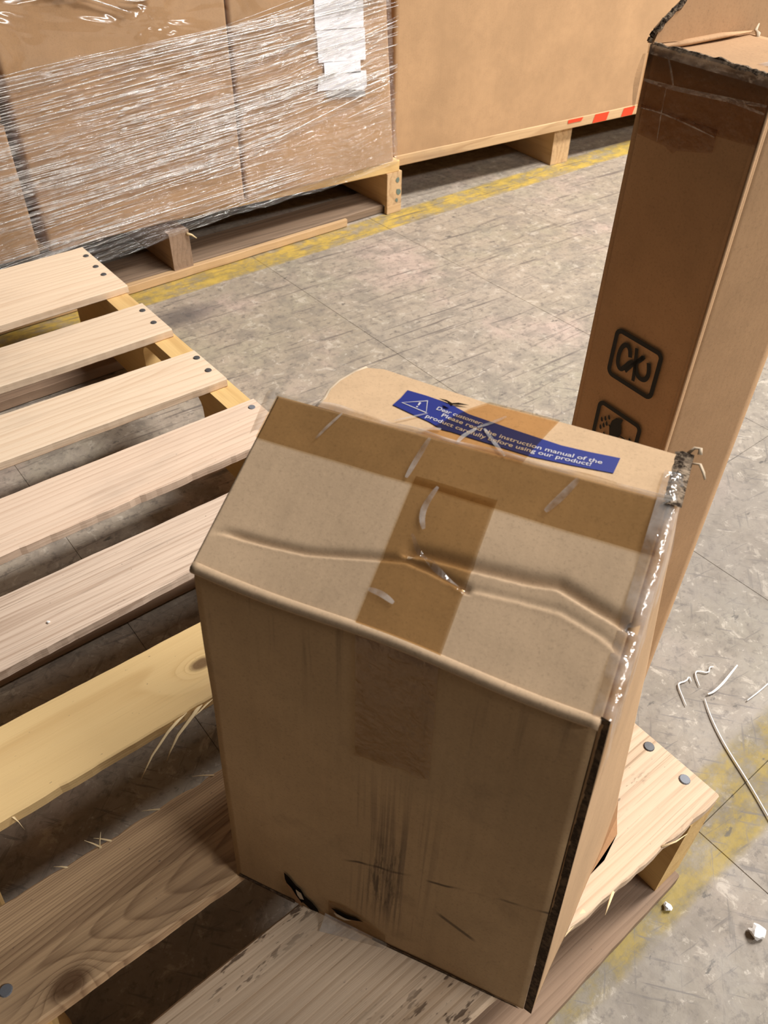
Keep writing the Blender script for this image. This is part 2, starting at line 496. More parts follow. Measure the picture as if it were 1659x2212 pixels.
def film_mat():
    nt = NT('stretch_film')
    co = nt.coords()
    x, y, z = nt.xyz(co)
    # streaks run slightly uphill to the right, along the pull of the wrap
    sl = nt.n('ShaderNodeCombineXYZ')
    nt.put(sl.inputs[0], x)
    wob = nt.math('MULTIPLY', nt.noise(nt.scale(co, (4, 1, 4)), 1.0, 2), 0.05)
    zz = nt.math('ADD', nt.math('SUBTRACT', z, nt.math('MULTIPLY', x, 0.07)), wob)
    nt.put(sl.inputs[2], zz)
    s = nt.noise(nt.scale(sl.outputs[0], (5, 1, 170)), 1.0, 4, 0.65)
    s2 = nt.noise(nt.scale(sl.outputs[0], (14, 1, 420)), 1.0, 3, 0.6)
    lay = nt.noise(nt.scale(sl.outputs[0], (1.6, 1, 22)), 1.0, 3, 0.6)
    tr = nt.n('ShaderNodeBsdfTransparent'); tr.inputs[0].default_value = (0.985, 0.98, 0.98, 1)
    gl = nt.n('ShaderNodeBsdfGlossy'); gl.inputs['Roughness'].default_value = 0.16
    bp = nt.bump(s, 1.0, 0.012)
    bp = nt.bump(s2, 0.8, 0.004, bp)
    nt.put(gl.inputs['Normal'], bp)
    df = nt.n('ShaderNodeBsdfDiffuse'); df.inputs[0].default_value = lin(232, 222, 216)
    tl = nt.n('ShaderNodeBsdfTranslucent'); tl.inputs[0].default_value = lin(232, 222, 216)
    dd = nt.n('ShaderNodeMixShader'); dd.inputs[0].default_value = 0.3
    nt.t.links.new(df.outputs[0], dd.inputs[1]); nt.t.links.new(tl.outputs[0], dd.inputs[2])
    # more folded layers = milkier film
    haze = nt.math('MULTIPLY', nt.step(s, 0.42, 0.72), nt.step(lay, 0.30, 0.70, 0.15, 1.0))
    m1 = nt.n('ShaderNodeMixShader'); nt.put(m1.inputs[0], nt.math('MULTIPLY', haze, 0.26))
    nt.t.links.new(tr.outputs[0], m1.inputs[1]); nt.t.links.new(dd.outputs[0], m1.inputs[2])
    m2 = nt.n('ShaderNodeMixShader')
    nt.put(m2.inputs[0], nt.math('ADD', 0.07, nt.math('MULTIPLY', nt.step(s2, 0.45, 0.7), 0.22)))
    nt.t.links.new(m1.outputs[0], m2.inputs[1]); nt.t.links.new(gl.outputs[0], m2.inputs[2])
    nt.t.links.new(m2.outputs[0], nt.out.inputs[0])
    return nt.m
M['film'] = film_mat()
def film_thin():
    nt = NT('single_layer_film')
    co = nt.coords()
    tr = nt.n('ShaderNodeBsdfTransparent'); tr.inputs[0].default_value = (0.97, 0.965, 0.96, 1)
    gl = nt.n('ShaderNodeBsdfGlossy'); gl.inputs['Roughness'].default_value = 0.14
    h = nt.noise(nt.scale(co, (1, 1, 1.6)), 8, 2, 0.45, 1.0)
    nt.put(gl.inputs['Normal'], nt.bump(h, 0.9, 0.03))
    mx = nt.n('ShaderNodeMixShader'); mx.inputs[0].default_value = 0.08
    nt.t.links.new(tr.outputs[0], mx.inputs[1]); nt.t.links.new(gl.outputs[0], mx.inputs[2])
    nt.t.links.new(mx.outputs[0], nt.out.inputs[0])
    return nt.m
M['film_thin'] = film_thin()

def floor_mat():
    nt = NT('worn_floor_tile')
    p = nt.world_pos()
    x, y, z = nt.xyz(p)
    a = nt.noise(p, 3.2, 4, 0.6)
    b = nt.noise(p, 17, 5, 0.65)
    d = nt.noise(p, 75, 5, 0.7)
    c = nt.mix(nt.step(a, 0.3, 0.7), lin(154, 143, 126), lin(168, 154, 138))
    rn = nt.random()
    c = nt.mix(nt.math('MULTIPLY', rn, 0.30), c, lin(166, 158, 150))
    pk = nt.noise(nt.vmath('ADD', p, (3.1, 1.7, 0.0)), 5.0, 4, 0.6)
    c = nt.mix(nt.step(pk, 0.5, 0.72, 0, 0.55), c, lin(194, 170, 160))
    gn = nt.noise(nt.vmath('ADD', p, (8.1, 4.7, 0.0)), 4.0, 4, 0.6)
    c = nt.mix(nt.step(gn, 0.5, 0.72, 0, 0.5), c, lin(160, 156, 134))
    # light falloff painted into the tile colour: greyer towards the near side, uneven
    near_dim = nt.math('MULTIPLY', nt.step(y, 0.85, 0.25), nt.step(nt.noise(p, 4.5, 3), 0.2, 0.6, 0.35, 0.7))
    c = nt.mix(near_dim, c, lin(134, 127, 118))
    mm = nt.noise(p, 42, 5, 0.7, 0.6)
    c = nt.mix(nt.step(b, 0.47, 0.66, 0, 0.55), c, lin(126, 118, 108))
    c = nt.mix(nt.step(mm, 0.50, 0.62, 0, 0.42), c, lin(124, 116, 108))
    c = nt.mix(nt.step(mm, 0.44, 0.34, 0, 0.42), c, lin(206, 196, 182))
    c = nt.mix(nt.step(d, 0.52, 0.66, 0, 0.60), c, lin(104, 97, 91))
    c = nt.mix(nt.step(d, 0.40, 0.28, 0, 0.5), c, lin(212, 203, 190))
    # yellow lane lines, heavily worn: bands along x
    wear = nt.noise(nt.scale(p, (1, 1.5, 1)), 24, 5, 0.72)
    wear2 = nt.noise(p, 6, 3, 0.6)
    wv = nt.math('MULTIPLY', nt.math('SUBTRACT', nt.noise(nt.scale(p, (7, 7, 1)), 1.0, 4, 0.7), 0.5), 0.012)
    yy = nt.math('ADD', y, wv)
    farb = nt.math('MULTIPLY', nt.step(yy, 1.332, 1.342), nt.step(yy, 1.412, 1.400))
    nearb = nt.math('MULTIPLY', nt.step(yy, 0.053, 0.063), nt.step(yy, 0.136, 0.126))
    wf = nt.step(nt.math('ADD', wear, nt.math('MULTIPLY', wear2, 0.5)), 0.68, 1.0, 1.0, 0.30)
    wn = nt.step(nt.math('ADD', wear, nt.math('MULTIPLY', wear2, 0.5)), 0.60, 0.96, 0.97, 0.25)
    ycol = nt.mix(nt.step(wear, 0.35, 0.65), lin(200, 168, 66), lin(142, 124, 66))
    yncol = nt.mix(nt.step(wear, 0.35, 0.65), lin(150, 130, 66), lin(98, 88, 54))
    c = nt.mix(nt.math('MULTIPLY', farb, nt.math('MULTIPLY', wf, 0.85)), c, ycol)
    c = nt.mix(nt.math('MULTIPLY', nearb, wn), c, yncol)
    # scratches: long along the aisle, short criss-cross
    def scratch(ang, sx, sy, lo, hi, amt, col, c, mask=None):
        v = nt.rot(p, ang, (sx, sy, 1))
        s = nt.noise(v, 1.0, 3, 0.6)
        f = nt.step(s, lo, hi, 0, amt)
        if mask is not None: f = nt.math('MULTIPLY', f, mask)
        return nt.mix(f, c, col)
    far_m = nt.step(y, 0.5, 0.75)
    c = scratch(0.06, 4, 90, 0.585, 0.68, 0.75, lin(96, 88, 84), c, far_m)
    c = scratch(-0.04, 7, 150, 0.60, 0.70, 0.6, lin(104, 94, 88), c, far_m)
    near_m = nt.step(y, 0.9, 0.6)
    c = scratch(0.9, 14, 160, 0.60, 0.68, 0.7, lin(110, 104, 100), c, near_m)
    c = scratch(-0.7, 14, 160, 0.60, 0.69, 0.6, lin(112, 106, 100), c, near_m)
    c = scratch(0.15, 14, 200, 0.62, 0.70, 0.6, lin(104, 98, 94), c, near_m)
    # black tyre and grease marks
    sp = nt.noise(nt.scale(p, (1, 2.4, 1)), 34, 4, 0.6)
    c = nt.mix(nt.step(sp, 0.645, 0.72, 0, 0.8), c, lin(84, 80, 76))
    dx = nt.math('MULTIPLY', nt.math('SUBTRACT', x, 0.545), 12.0)
    dy = nt.math('MULTIPLY', nt.math('SUBTRACT', y, 1.262), 24.0)
    dd = nt.math('ADD', nt.math('MULTIPLY', dx, dx), nt.math('MULTIPLY', dy, dy))
    st = nt.step(nt.math('ADD', dd, nt.math('MULTIPLY', b, 1.6)), 1.9, 0.7, 0, 0.7)
    c = nt.mix(st, c, lin(78, 74, 76))
    # darker worn patch right of the tall carton
    ex = nt.math('MULTIPLY', nt.math('SUBTRACT', x, 0.86), 6.5)
    ey = nt.math('MULTIPLY', nt.math('SUBTRACT', y, 0.28), 9.0)
    ee = nt.math('ADD', nt.math('MULTIPLY', ex, ex), nt.math('MULTIPLY', ey, ey))
    c = nt.mix(nt.step(nt.math('ADD', ee, nt.math('MULTIPLY', b, 0.8)), 1.5, 1.1, 0, 0.32), c, lin(120, 112, 104))
    h = nt.math('ADD', nt.math('MULTIPLY', d, 1.0), nt.math('MULTIPLY', b, 0.6))
    return nt.principled(c, nt.step(b, 0.3, 0.7, 0.5, 0.75), nt.bump(h, 0.35, 0.001), 0.35)
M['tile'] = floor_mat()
M['grout'] = plain('dirty_joint', lin(124, 116, 106), 0.9)

# ------------------------------------------------------------------ floor of square tiles
floor = mesh('floor', [(-2.5, -2.0, -0.0035), (4.5, -2.0, -0.0035), (4.5, 4.5, -0.0035), (-2.5, 4.5, -0.0035),
                       (-2.5, -2.0, -0.05), (4.5, -2.0, -0.05), (4.5, 4.5, -0.05), (-2.5, 4.5, -0.05)],
             [(0, 1, 2, 3), (7, 6, 5, 4), (0, 4, 5, 1), (1, 5, 6, 2), (2, 6, 7, 3), (3, 7, 4, 0)], M['grout'])
tag(floor, kind='structure')
TX, TY, X0, Y0 = 0.3115, 0.309, 0.152, 0.096
def tile_mesh():
    g = 0.0002; b = 0.0004
    hx, hy = TX / 2 - g, TY / 2 - g
    vs = [(-hx, -hy, -0.003), (hx, -hy, -0.003), (hx, hy, -0.003), (-hx, hy, -0.003),
          (-hx, -hy, -b), (hx, -hy, -b), (hx, hy, -b), (-hx, hy, -b),
          (-hx + b, -hy + b, 0), (hx - b, -hy + b, 0), (hx - b, hy - b, 0), (-hx + b, hy - b, 0)]
    fs = [(8, 9, 10, 11)] + [(k, (k + 1) % 4, 4 + (k + 1) % 4, 4 + k) for k in range(4)] + [(4 + k, 4 + (k + 1) % 4, 8 + (k + 1) % 4, 8 + k) for k in range(4)] + [(3, 2, 1, 0)]
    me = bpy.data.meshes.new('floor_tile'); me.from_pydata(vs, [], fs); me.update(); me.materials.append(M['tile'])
    return me
tme = tile_mesh()
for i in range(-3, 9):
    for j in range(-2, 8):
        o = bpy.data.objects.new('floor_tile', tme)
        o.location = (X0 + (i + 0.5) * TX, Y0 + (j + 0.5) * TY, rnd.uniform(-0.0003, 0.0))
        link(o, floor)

# ------------------------------------------------------------------ near pallet
DECK = 0.148
def ln(xa, ya, xb, yb):
    k = (yb - ya) / (xb - xa)
    return lambda x: ya + (x - xa) * k
pal = empty('wooden_pallet', (0, 0, 0))
tag(pal, 'pale new wooden pallet in the foreground under the crushed taped carton', 'pallet', 'wooden pallets')
XL = -0.60
boards = [
    ('pine', 0.4130, ln(0.41, 1.3138, 0.0, 1.306), ln(0.217, 1.138, 0.4109, 1.1422), 0, 0, 'lead board at the far end of the pallet'),
    ('pine', 0.4050, ln(0.1963, 1.078, 0.4057, 1.0779), ln(0.1636, 0.9834, 0.4027, 0.9814), 0, 0, None),
    ('pine', 0.4020, ln(0.142, 0.921, 0.4032, 0.9137), ln(0.1106, 0.8303, 0.4006, 0.8249), 0, 0, None),
    ('pine_pink', 0.4045, ln(0.0891, 0.7683, 0.4049, 0.7657), ln(0.0584, 0.6796, 0.3453, 0.6798), 0, 0.002, None),
    ('pine_rough', 0.4030, ln(0.0403, 0.6272, 0.2909, 0.627), ln(0.0095, 0.5402, 0.2, 0.5457), 0, 0.001, 'rough-sawn deck board'),
    ('poplar', 0.4040, ln(-0.0088, 0.4853, 0.1717, 0.4837), ln(-0.0376, 0.4022, 0.1394, 0.4038), 0, 0.0014, 'yellowish deck board with splintered front edge'),
    ('grain', 0.4030, ln(-0.0584, 0.342, 0.1143, 0.3398), ln(-0.0389, 0.2571, 0.0817, 0.2582), 0.003, 0.0010, 'boldly grained deck board with a knot'),
    ('porous', 0.4065, ln(-0.0106, 0.213, 0.1002, 0.2161), ln(0.4059, 0.0814, 0.1676, 0.0892), 0, 0.003, 'pitted lead board at the near end, edge splintered'),
]
nails = {0: [(0.404, 1.2767, 0), (0.4006, 1.231, 0), (0.399, 1.1979, 0)], 1: [(0.3956, 1.0555, 0), (0.3925, 1.0138, 0)],
         2: [(0.3953, 0.8928, 0), (0.3924, 0.8562, 0)], 3: [(0.3934, 0.7491, 1)], 6: [(-0.0737, 0.2865, 2)],
         7: [(0.398, 0.1434, 0), (0.3965, 0.1076, 1)]}
TH = 0.0125
bo = []
for k, (mt, xr, far, near, ff, fn, lab) in enumerate(boards):
    b = plank('deck_board', XL, xr, far, near, DECK - TH, DECK, M[mt], pal, 11 + k, 0.0007, ff, fn, nseg=160)
    if lab: b['label'] = lab
    bo.append(b)
    for (x, y, br) in nails.get(k, []):
        disc('nail', x, y, DECK + 0.0002, 0.0046 if br != 2 else 0.0042, 0.0009, M['nail_light' if br else 'nail'], b, tilt=(0.05, 0.04))

def stringer_mesh(name, x0, x1, y0, y1, z0, z1, mat, parent, notches=(), nz=0.11, notch_lo=None):
    """a plank on edge along y; notches (ya, yb) cut from below with rounded corners"""
    pts = [(y0, z1), (y0, z0)]
    for ya, yb in notches:
        r = 0.022
        pts.append((ya, z0))
        pts.append((ya, nz - r))
        for q in range(1, 6):
            t = math.pi / 2 * q / 5
            pts.append((ya + r - r * math.cos(t), nz - r + r * math.sin(t)))
        for q in range(0, 6):
            t = math.pi / 2 * q / 5
            pts.append((yb - r + r * math.sin(t), nz - r + r * math.cos(t)))
        pts.append((yb, z0))
    pts += [(y1, z0), (y1, z1)]
    n = len(pts)
    xc, yc, zc = (x0 + x1) / 2, (y0 + y1) / 2, (z0 + z1) / 2
    # object x runs along the grain, so build along local x and turn
    vs = [((y - yc), -(x0 - xc), z - zc) for y, z in pts] + [((y - yc), -(x1 - xc), z - zc) for y, z in pts]
    bm = bmesh.new()
    va = [bm.verts.new(v) for v in vs]
    bm.faces.new(va[:n]); bm.faces.new(list(reversed(va[n:])))
    for i in range(n):
        j = (i + 1) % n
        bm.faces.new((va[i], va[n + i], va[n + j], va[j]))
    bmesh.ops.recalc_face_normals(bm, faces=bm.faces[:])
    me = bpy.data.meshes.new(name); bm.to_mesh(me); bm.free(); me.materials.append(mat)
    o = bpy.data.objects.new(name, me); o.location = (xc, yc, zc); o.rotation_euler = (0, 0, math.pi / 2)
    return link(o, parent)
BZ = 0.0185
for (x0, x1) in ((0.376, 0.4095), (-0.0975, -0.0585), (-0.598, -0.56)):
    stringer_mesh('stringer', x0, x1, 0.083, 1.305, BZ, DECK - TH, M['stringer'], pal, ((0.30, 0.52), (0.855, 1.035)), 0.112)
b = plank('bottom_board', XL, 0.4045, ln(0, 0.215, 1, 0.215), ln(0.4025, 0.0776, 0.2273, 0.0721), 0.001, BZ, M['old'], pal, 41, 0.0008, 0, 0.001)
b['label'] = 'dirty brown bottom board'
plank('bottom_board', XL, 0.402, ln(0, 0.745, 1, 0.745), ln(0, 0.655, 1, 0.655), 0.001, BZ, M['old'], pal, 42)
plank('bottom_board', XL, 0.402, ln(0, 1.30, 1, 1.30), ln(0, 1.16, 1, 1.16), 0.001, BZ, M['old'], pal, 43)

def splinter(parent, p0, pts, r, mat=None, flat=0.4):
    po = Vector(parent.location)
    P = [Vector(p) - po for p in pts]
    n = len(P)
    rr = [max(0.00015, r * (1 - (i / (n - 1)) ** 1.5)) for i in range(n)]
    return tube('splinter', P, rr, mat or M['splinter'], parent, 5, True, flat)
b6, b7, b8 = bo[5], bo[6], bo[7]
splinter(b6, None, [(0.139, 0.4085, 0.146), (0.122, 0.401, 0.142), (0.104, 0.395, 0.137), (0.093, 0.391, 0.128), (0.088, 0.390, 0.120)], 0.0024)
splinter(b6, None, [(0.118, 0.405, 0.146), (0.098, 0.400, 0.141), (0.079, 0.394, 0.132), (0.070, 0.391, 0.124), (0.064, 0.390, 0.116)], 0.0018)
splinter(b6, None, [(-0.029, 0.404, 0.146), (-0.027, 0.399, 0.140), (-0.026, 0.397, 0.130)], 0.0014)
splinter(b6, None, [(0.150, 0.406, 0.145), (0.128, 0.4015, 0.141), (0.110, 0.399, 0.139)], 0.0014)
for (x, dx, up) in ((0.022, -0.010, 0.006), (0.014, -0.008, 0.010), (0.012, 0.006, 0.008), (-0.01, -0.009, 0.002), (0.108, -0.016, 0.006), (0.062, -0.013, 0.002)):
    y = 0.3395
    splinter(b7, None, [(x, y - 0.002, 0.1475), (x + dx * 0.5, y + 0.002, 0.1475 + up * 0.5), (x + dx, y + 0.005, 0.1475 + up)], 0.0009)
splinter(b8, None, [(0.262, 0.092, 0.1465), (0.248, 0.0895, 0.145), (0.235, 0.088, 0.143), (0.222, 0.0865, 0.139)], 0.0028)
splinter(b8, None, [(0.258, 0.090, 0.1475), (0.242, 0.0895, 0.1465), (0.226, 0.0885, 0.1445)], 0.0020)
splinter(b8, None, [(0.285, 0.086, 0.1465), (0.275, 0.082, 0.147), (0.268, 0.079, 0.146)], 0.0012)
splinter(b8, None, [(0.338, 0.085, 0.1475), (0.350, 0.081, 0.147), (0.362, 0.0795, 0.1465)], 0.0010)

# ------------------------------------------------------------------ crushed taped carton on the pallet
EV = Vector((0.4695, -0.8829, 0)); 
c1 = empty('crushed_carton', (0.0820, 0.2588, DECK), math.atan2(-0.8829, 0.4695))
tag(c1, 'crushed brown carton with a blue warning strip, taped and standing on the foreground pallet', 'carton')
# local frame: x along the front edge, y into the depth, z up
ZF, ZR = 0.2955, 0.3400
def rightx(z):                      # front right edge, spreading towards the floor
    return 0.2102 - 0.0112 * (z / 0.29)
def fpt(a, t):
    """front panel: a across 0..1, t up 0..1"""
    zt = 0.2985 - 0.0088 * a - 0.0012 * math.sin(a * 9.0)
    z = zt * t
    x = rightx(z) * a - 0.0006 * (1 - a)
    y = 0.02 * t + 0.0022 * math.sin(a * 3.1) * math.sin(t * 3.0) + 0.0009 * mnoise.noise(Vector((a * 3, t * 4, 1))) * 1.5
    if t > 0.97: y += 0.0016 * ((t - 0.97) / 0.03)
    return (x, y, z)
front = grid('front_panel', lambda a, t: fpt(a, t), 50, 60, M['card_front'], c1, True, 0.004)
def seg_d(p, a, b):
    ax, ay = a; bx, by = b
    l2 = (bx - ax) ** 2 + (by - ay) ** 2
    t = max(0, min(1, ((p[0] - ax) * (bx - ax) + (p[1] - ay) * (by - ay)) / l2))
    qx, qy = ax + t * (bx - ax), ay + t * (by - ay)
    d = math.hypot(p[0] - qx, p[1] - qy)
    s = (bx - ax) * (p[1] - ay) - (by - ay) * (p[0] - ax)
    return d, (1 if s > 0 else -1)
cre1 = [(0.0, 0.0345), (0.0073, 0.0371), (0.0262, 0.0388), (0.0504, 0.0412), (0.0859, 0.0489), (0.0976, 0.0515), (0.112, 0.0505), (0.1265, 0.0485)]
cre2 = [(0.100, 0.0555), (0.1148, 0.0566), (0.1282, 0.0574), (0.1541, 0.0599), (0.1659, 0.0619), (0.1855, 0.0576), (0.203, 0.0545)]
cre3 = [(0.128, 0.0490), (0.150, 0.0515), (0.170, 0.0530), (0.19, 0.049), (0.203, 0.044)]
def crease(p, line, lo, hi, w):
    best = (9, 1)
    for i in range(len(line) - 1):
        q = seg_d(p, line[i], line[i + 1])
        if q[0] < best[0]: best = q
    d, s = best
    if s > 0:
        return -lo * math.exp(-(d / w) ** 2) * (d / w) * 1.6
    return hi * math.exp(-(d / (w * 0.7)) ** 2)
SV0, SV1 = 0.0185, 0.1105
def spt(u, s, lift=0.0):
    """sloped top panel: u metres across, s 0..1 from the front edge to the ridge"""
    v = SV0 + (SV1 - SV0) * s
    zf = 0.2985 - 0.0088 * (u / 0.2) - 0.0012 * math.sin(u / 0.2 * 9.0)
    z = zf + (ZR - zf) * s
    f = min(1, 6 * s) * min(1, 6 * (1 - s)) * max(0, min(1, u / 0.015))
    z += f * (crease((u, v), cre1, 0.0030, 0.0001, 0.0024) + crease((u, v), cre2, 0.0042, 0.0001, 0.0034) + crease((u, v), cre3, 0.0010, 0.0002, 0.0024))
    z += 0.0007 * mnoise.noise(Vector((u * 30, v * 30, 3))) * f
    e = max(0, (u - 0.188) / 0.014)
    z -= 0.0014 * e * e * math.sin(max(0, min(1, (s - 0.05) / 0.7)) * math.pi)
    return (u, v, z + lift)
slope = grid('sloped_top_panel', lambda a, s: spt(-0.0006 + a * (0.2 + 0.0012 - 0.0008 * (1 - s)), s), 170, 120, M['card_slope'], c1, True, 0.003)
# rounded fold between front and sloped panel
fold = []
for i in range(61):
    a = i / 60
    p = Vector(fpt(a, 1.0)); q = Vector(spt(a * 0.1998, 0.0))
    fold.append((p + q) / 2 + Vector((0, -0.0002, -0.0012)))
tube('front_fold', fold, 0.0032, M['card_slope'], c1, 8)
# top panel behind the ridge
poly = [(0.0222, 0.1115), (0.0228, 0.1200), (0.0215, 0.1290), (0.0225, 0.1385), (0.0262, 0.1500), (0.0300, 0.1560), (0.0391, 0.1585), (0.0680, 0.1550), (0.1026, 0.1510), (0.1403, 0.1508), (0.175, 0.1495), (0.2000, 0.1480), (0.2005, 0.140), (0.1985, 0.125), (0.2003, 0.1095)]
ZT = 0.3395
nn = len(poly)
top = prism('label_panel', poly, 0.004, M['card_top'], c1, (Vector((0, 0, ZT - 0.004)), Vector((1, 0, 0)), Vector((0, 1, 0)), Vector((0, 0, 1))))
# torn raw edge on the cut left corner of the label panel
tube('torn_edge', [(0.0212, 0.113, ZT - 0.002), (0.0222, 0.121, ZT - 0.0015), (0.0206, 0.129, ZT - 0.002), (0.0218, 0.139, ZT - 0.0015), (0.0255, 0.1505, ZT - 0.002), (0.0296, 0.157, ZT - 0.0015)], 0.0017, M['paper_torn'], c1, 6)
# right side panel: leans out at the foot, raw edge towards the front
def lerp_table(tab, z):
    for (za, xa), (zb, xb) in zip(tab, tab[1:]):
        if z <= zb:
            return xa + (xb - xa) * max(0.0, (z - za) / (zb - za))
    return tab[-1][1]
FRONT_X = [(0.0, 0.2155), (0.139, 0.2092), (0.250, 0.2040), (0.29, 0.2022), (0.345, 0.2008)]
BACK_X = [(0.0, 0.2370), (0.049, 0.2325), (0.127, 0.2255), (0.166, 0.2218), (0.228, 0.2162), (0.282, 0.2108), (0.325, 0.2062), (0.345, 0.2045)]
def side(v, z):
    k = max(0.0, min(1.0, v / 0.148))
    return lerp_table(FRONT_X, z) * (1 - k) + lerp_table(BACK_X, z) * k
def sp(a, t):
    z = 0.0006 + t * (0.2880 + 0.0515 * max(0, min(1, a / 0.72)) - 0.0006)
    v0 = 0.02 * (z / 0.29) if z < 0.2895 else 0.02
    v = (0.0 + v0) + a * (0.149 - v0)
    zt = min(z, 0.3405)
    return (side(v, zt) + 0.0008 * mnoise.noise(Vector((v * 25, z * 14, 4))), v, zt)
grid('side_panel', sp, 40, 60, M['card_side'], c1, True, 0.0045)
# raw flute edge of the side panel along the open corner (faces the front)
ev = []
for j in range(81):
    z = 0.292 * j / 80
    y = 0.02 * z / 0.29 - 0.0006
    w = 0.0040 + 0.0008 * mnoise.noise(Vector((z * 60, 1, 2)))
    x1 = side(y, z) + 0.0002; x0 = min(x1 - 0.003, rightx(z) + 0.0002)
    ev += [(x0, y + 0.0012, z), (x1, y + 0.0004 * mnoise.noise(Vector((z * 150, 3, 1))), z)]
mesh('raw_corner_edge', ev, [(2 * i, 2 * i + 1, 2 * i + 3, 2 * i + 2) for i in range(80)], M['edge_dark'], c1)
# torn top edge strip of the side panel beside the label panel
es = []
for j in range(31):
    a = j / 30; v = 0.108 + a * 0.0425
    jag = 0.0008 * mnoise.noise(Vector((v * 260, 5, 1)))
    es += [(0.1978 + jag, v, 0.3392), (0.2012 + jag, v, 0.3408 + jag), (0.2068, v, 0.3402 + jag)]
f_ = []
for j in range(30):
    f_ += [(3 * j, 3 * j + 1, 3 * j + 4, 3 * j + 3), (3 * j + 1, 3 * j + 2, 3 * j + 5, 3 * j + 4)]
mesh('torn_side_edge', es, f_, M['edge'], c1)
for pts, r in (([(0.2035, 0.150, 0.340), (0.206, 0.152, 0.343), (0.2085, 0.151, 0.344), (0.209, 0.149, 0.342)], 0.0012),
               ([(0.207, 0.142, 0.341), (0.210, 0.140, 0.343), (0.2125, 0.137, 0.341), (0.214, 0.1365, 0.338)], 0.0009)):
    tube('torn_curl', pts, r, M['paper_torn'], c1, 6, True, 0.5)
# left side and back panel
mesh('left_panel', [(0, 0.001, 0.0005), (0.0005, 0.15, 0.0005), (0.0, 0.15, 0.285), (0.0, 0.113, 0.336), (0, 0.0215, 0.296),
                    (0.004, 0.004, 0.0005), (0.0045, 0.146, 0.0005), (0.004, 0.146, 0.285), (0.004, 0.113, 0.333), (0.004, 0.0245, 0.293)],
     [(4, 3, 2, 1, 0), (5, 6, 7, 8, 9), (0, 1, 6, 5), (1, 2, 7, 6), (2, 3, 8, 7), (3, 4, 9, 8), (4, 0, 5, 9)], M['card_side'], c1)
prism('back_panel', [(0.001, 0.0005), (0.228, 0.0005), (0.2035, 0.336), (0.034, 0.336), (0.0245, 0.290), (0.004, 0.285)], 0.004, M['card_side'], c1,
      (Vector((0, 0.146, 0)), Vector((1, 0, 0)), Vector((0, 0, 1)), Vector((0, 1, 0))))
prism('bottom_flap', [(0.003, 0.003), (0.207, 0.003), (0.221, 0.143), (0.003, 0.143)], 0.003, M['card_dark'], c1,
      (Vector((0, 0, 0.0005)), Vector((1, 0, 0)), Vector((0, 1, 0)), Vector((0, 0, 1))))
# torn flap poking out at the foot of the side panel
fl = [(0.2215, 0.080, 0.002), (0.2265, 0.0885, 0.0015), (0.2300, 0.1020, 0.001), (0.2370, 0.1165, 0.001), (0.2415, 0.1400, 0.001), (0.2385, 0.1520, 0.003),
      (0.2340, 0.1515, 0.030), (0.2290, 0.130, 0.042), (0.2255, 0.105, 0.034), (0.2225, 0.088, 0.012)]
mesh('loose_flap', fl + [(x - 0.003, y, z) for x, y, z in fl],
     [tuple(range(10)), tuple(reversed(range(10, 20)))] + [(i, 10 + i, 10 + (i + 1) % 10, (i + 1) % 10) for i in range(10)], M['card_dark'], c1)

# ---- tapes
def patch(name, fn, a0, a1, b0, b1, nu, nv, mat, parent, lift=0.0005, jag=0.0):
    def f(a, b):
        aa = a0 + (a1 - a0) * a; bb = b0 + (b1 - b0) * b
        p, q = fn(aa, bb), fn(aa + 1e-4, bb); r = fn(aa, bb + 1e-4)
        n = (Vector(q) - Vector(p)).cross(Vector(r) - Vector(p)).normalized()
        return tuple(Vector(p) + n * lift)
    return grid(name, f, nu, nv, mat, parent, True)
S1 = (0.0885 - SV0) / (SV1 - SV0)
# ridge tape: along the upper part of the slope, and its short return on the label panel
patch('ridge_tape', lambda u, s: spt(u, s), -0.001, 0.2015, S1 - 0.02, 0.999, 110, 14, M['tape'], c1, 0.0005)
def rtop(a, b):
    u = -0.002 + a * 0.2045
    wv = 0.0010 * mnoise.noise(Vector((u * 60, 2, 0))) 
    v = 0.1103 + b * (0.0032 + 0.0030 * max(0, 1 - abs(u - 0.035) / 0.03) + wv)
    return (u, v, ZT + 0.0008 + 0.0022 * math.sin(b * math.pi) * (0.6 + 0.7 * mnoise.noise(Vector((u * 45, b, 9)))))
grid('ridge_tape_fold', rtop, 140, 6, M['tape_clear'], c1, True)
# loose end of the ridge tape sticking out on the left
grid('tape_tail', lambda a, b: (-0.001 - 0.0085 * a * (0.75 + 0.25 * b) , 0.0905 + 0.0235 * b, 0.3312 + 0.0112 * b - 0.0045 * a * a), 6, 6, M['tape_lift'], c1, True)
# centre tape on the slope, over the fold and down the front
patch('centre_tape', lambda u, s: spt(u, s), 0.0862, 0.1275, 0.0, S1 + 0.02, 36, 50, M['tape'], c1, 0.0009)
def ftape(a, b):
    zt = 1.0 - b * (0.335 + 0.012 * mnoise.noise(Vector((a * 4, 1, 1))) - 0.02 * a)
    aa = 0.0868 / 0.2 + a * (0.0412 / 0.2)
    p = fpt(aa, zt)
    return (p[0], p[1] - 0.0007, p[2])
grid('front_tape', ftape, 24, 30, M['tape'], c1, True)
# centre tape on the label panel
tp = [(0.0798, 0.1110), (0.1328, 0.1100), (0.1345, 0.122), (0.1375, 0.138), (0.1403, 0.1507), (0.1026, 0.1511), (0.0955, 0.142), (0.0880, 0.128)]
mesh('label_panel_tape', [(u, v, ZT + 0.0011) for u, v in tp], [tuple(range(len(tp)))], M['tape_top'], c1)
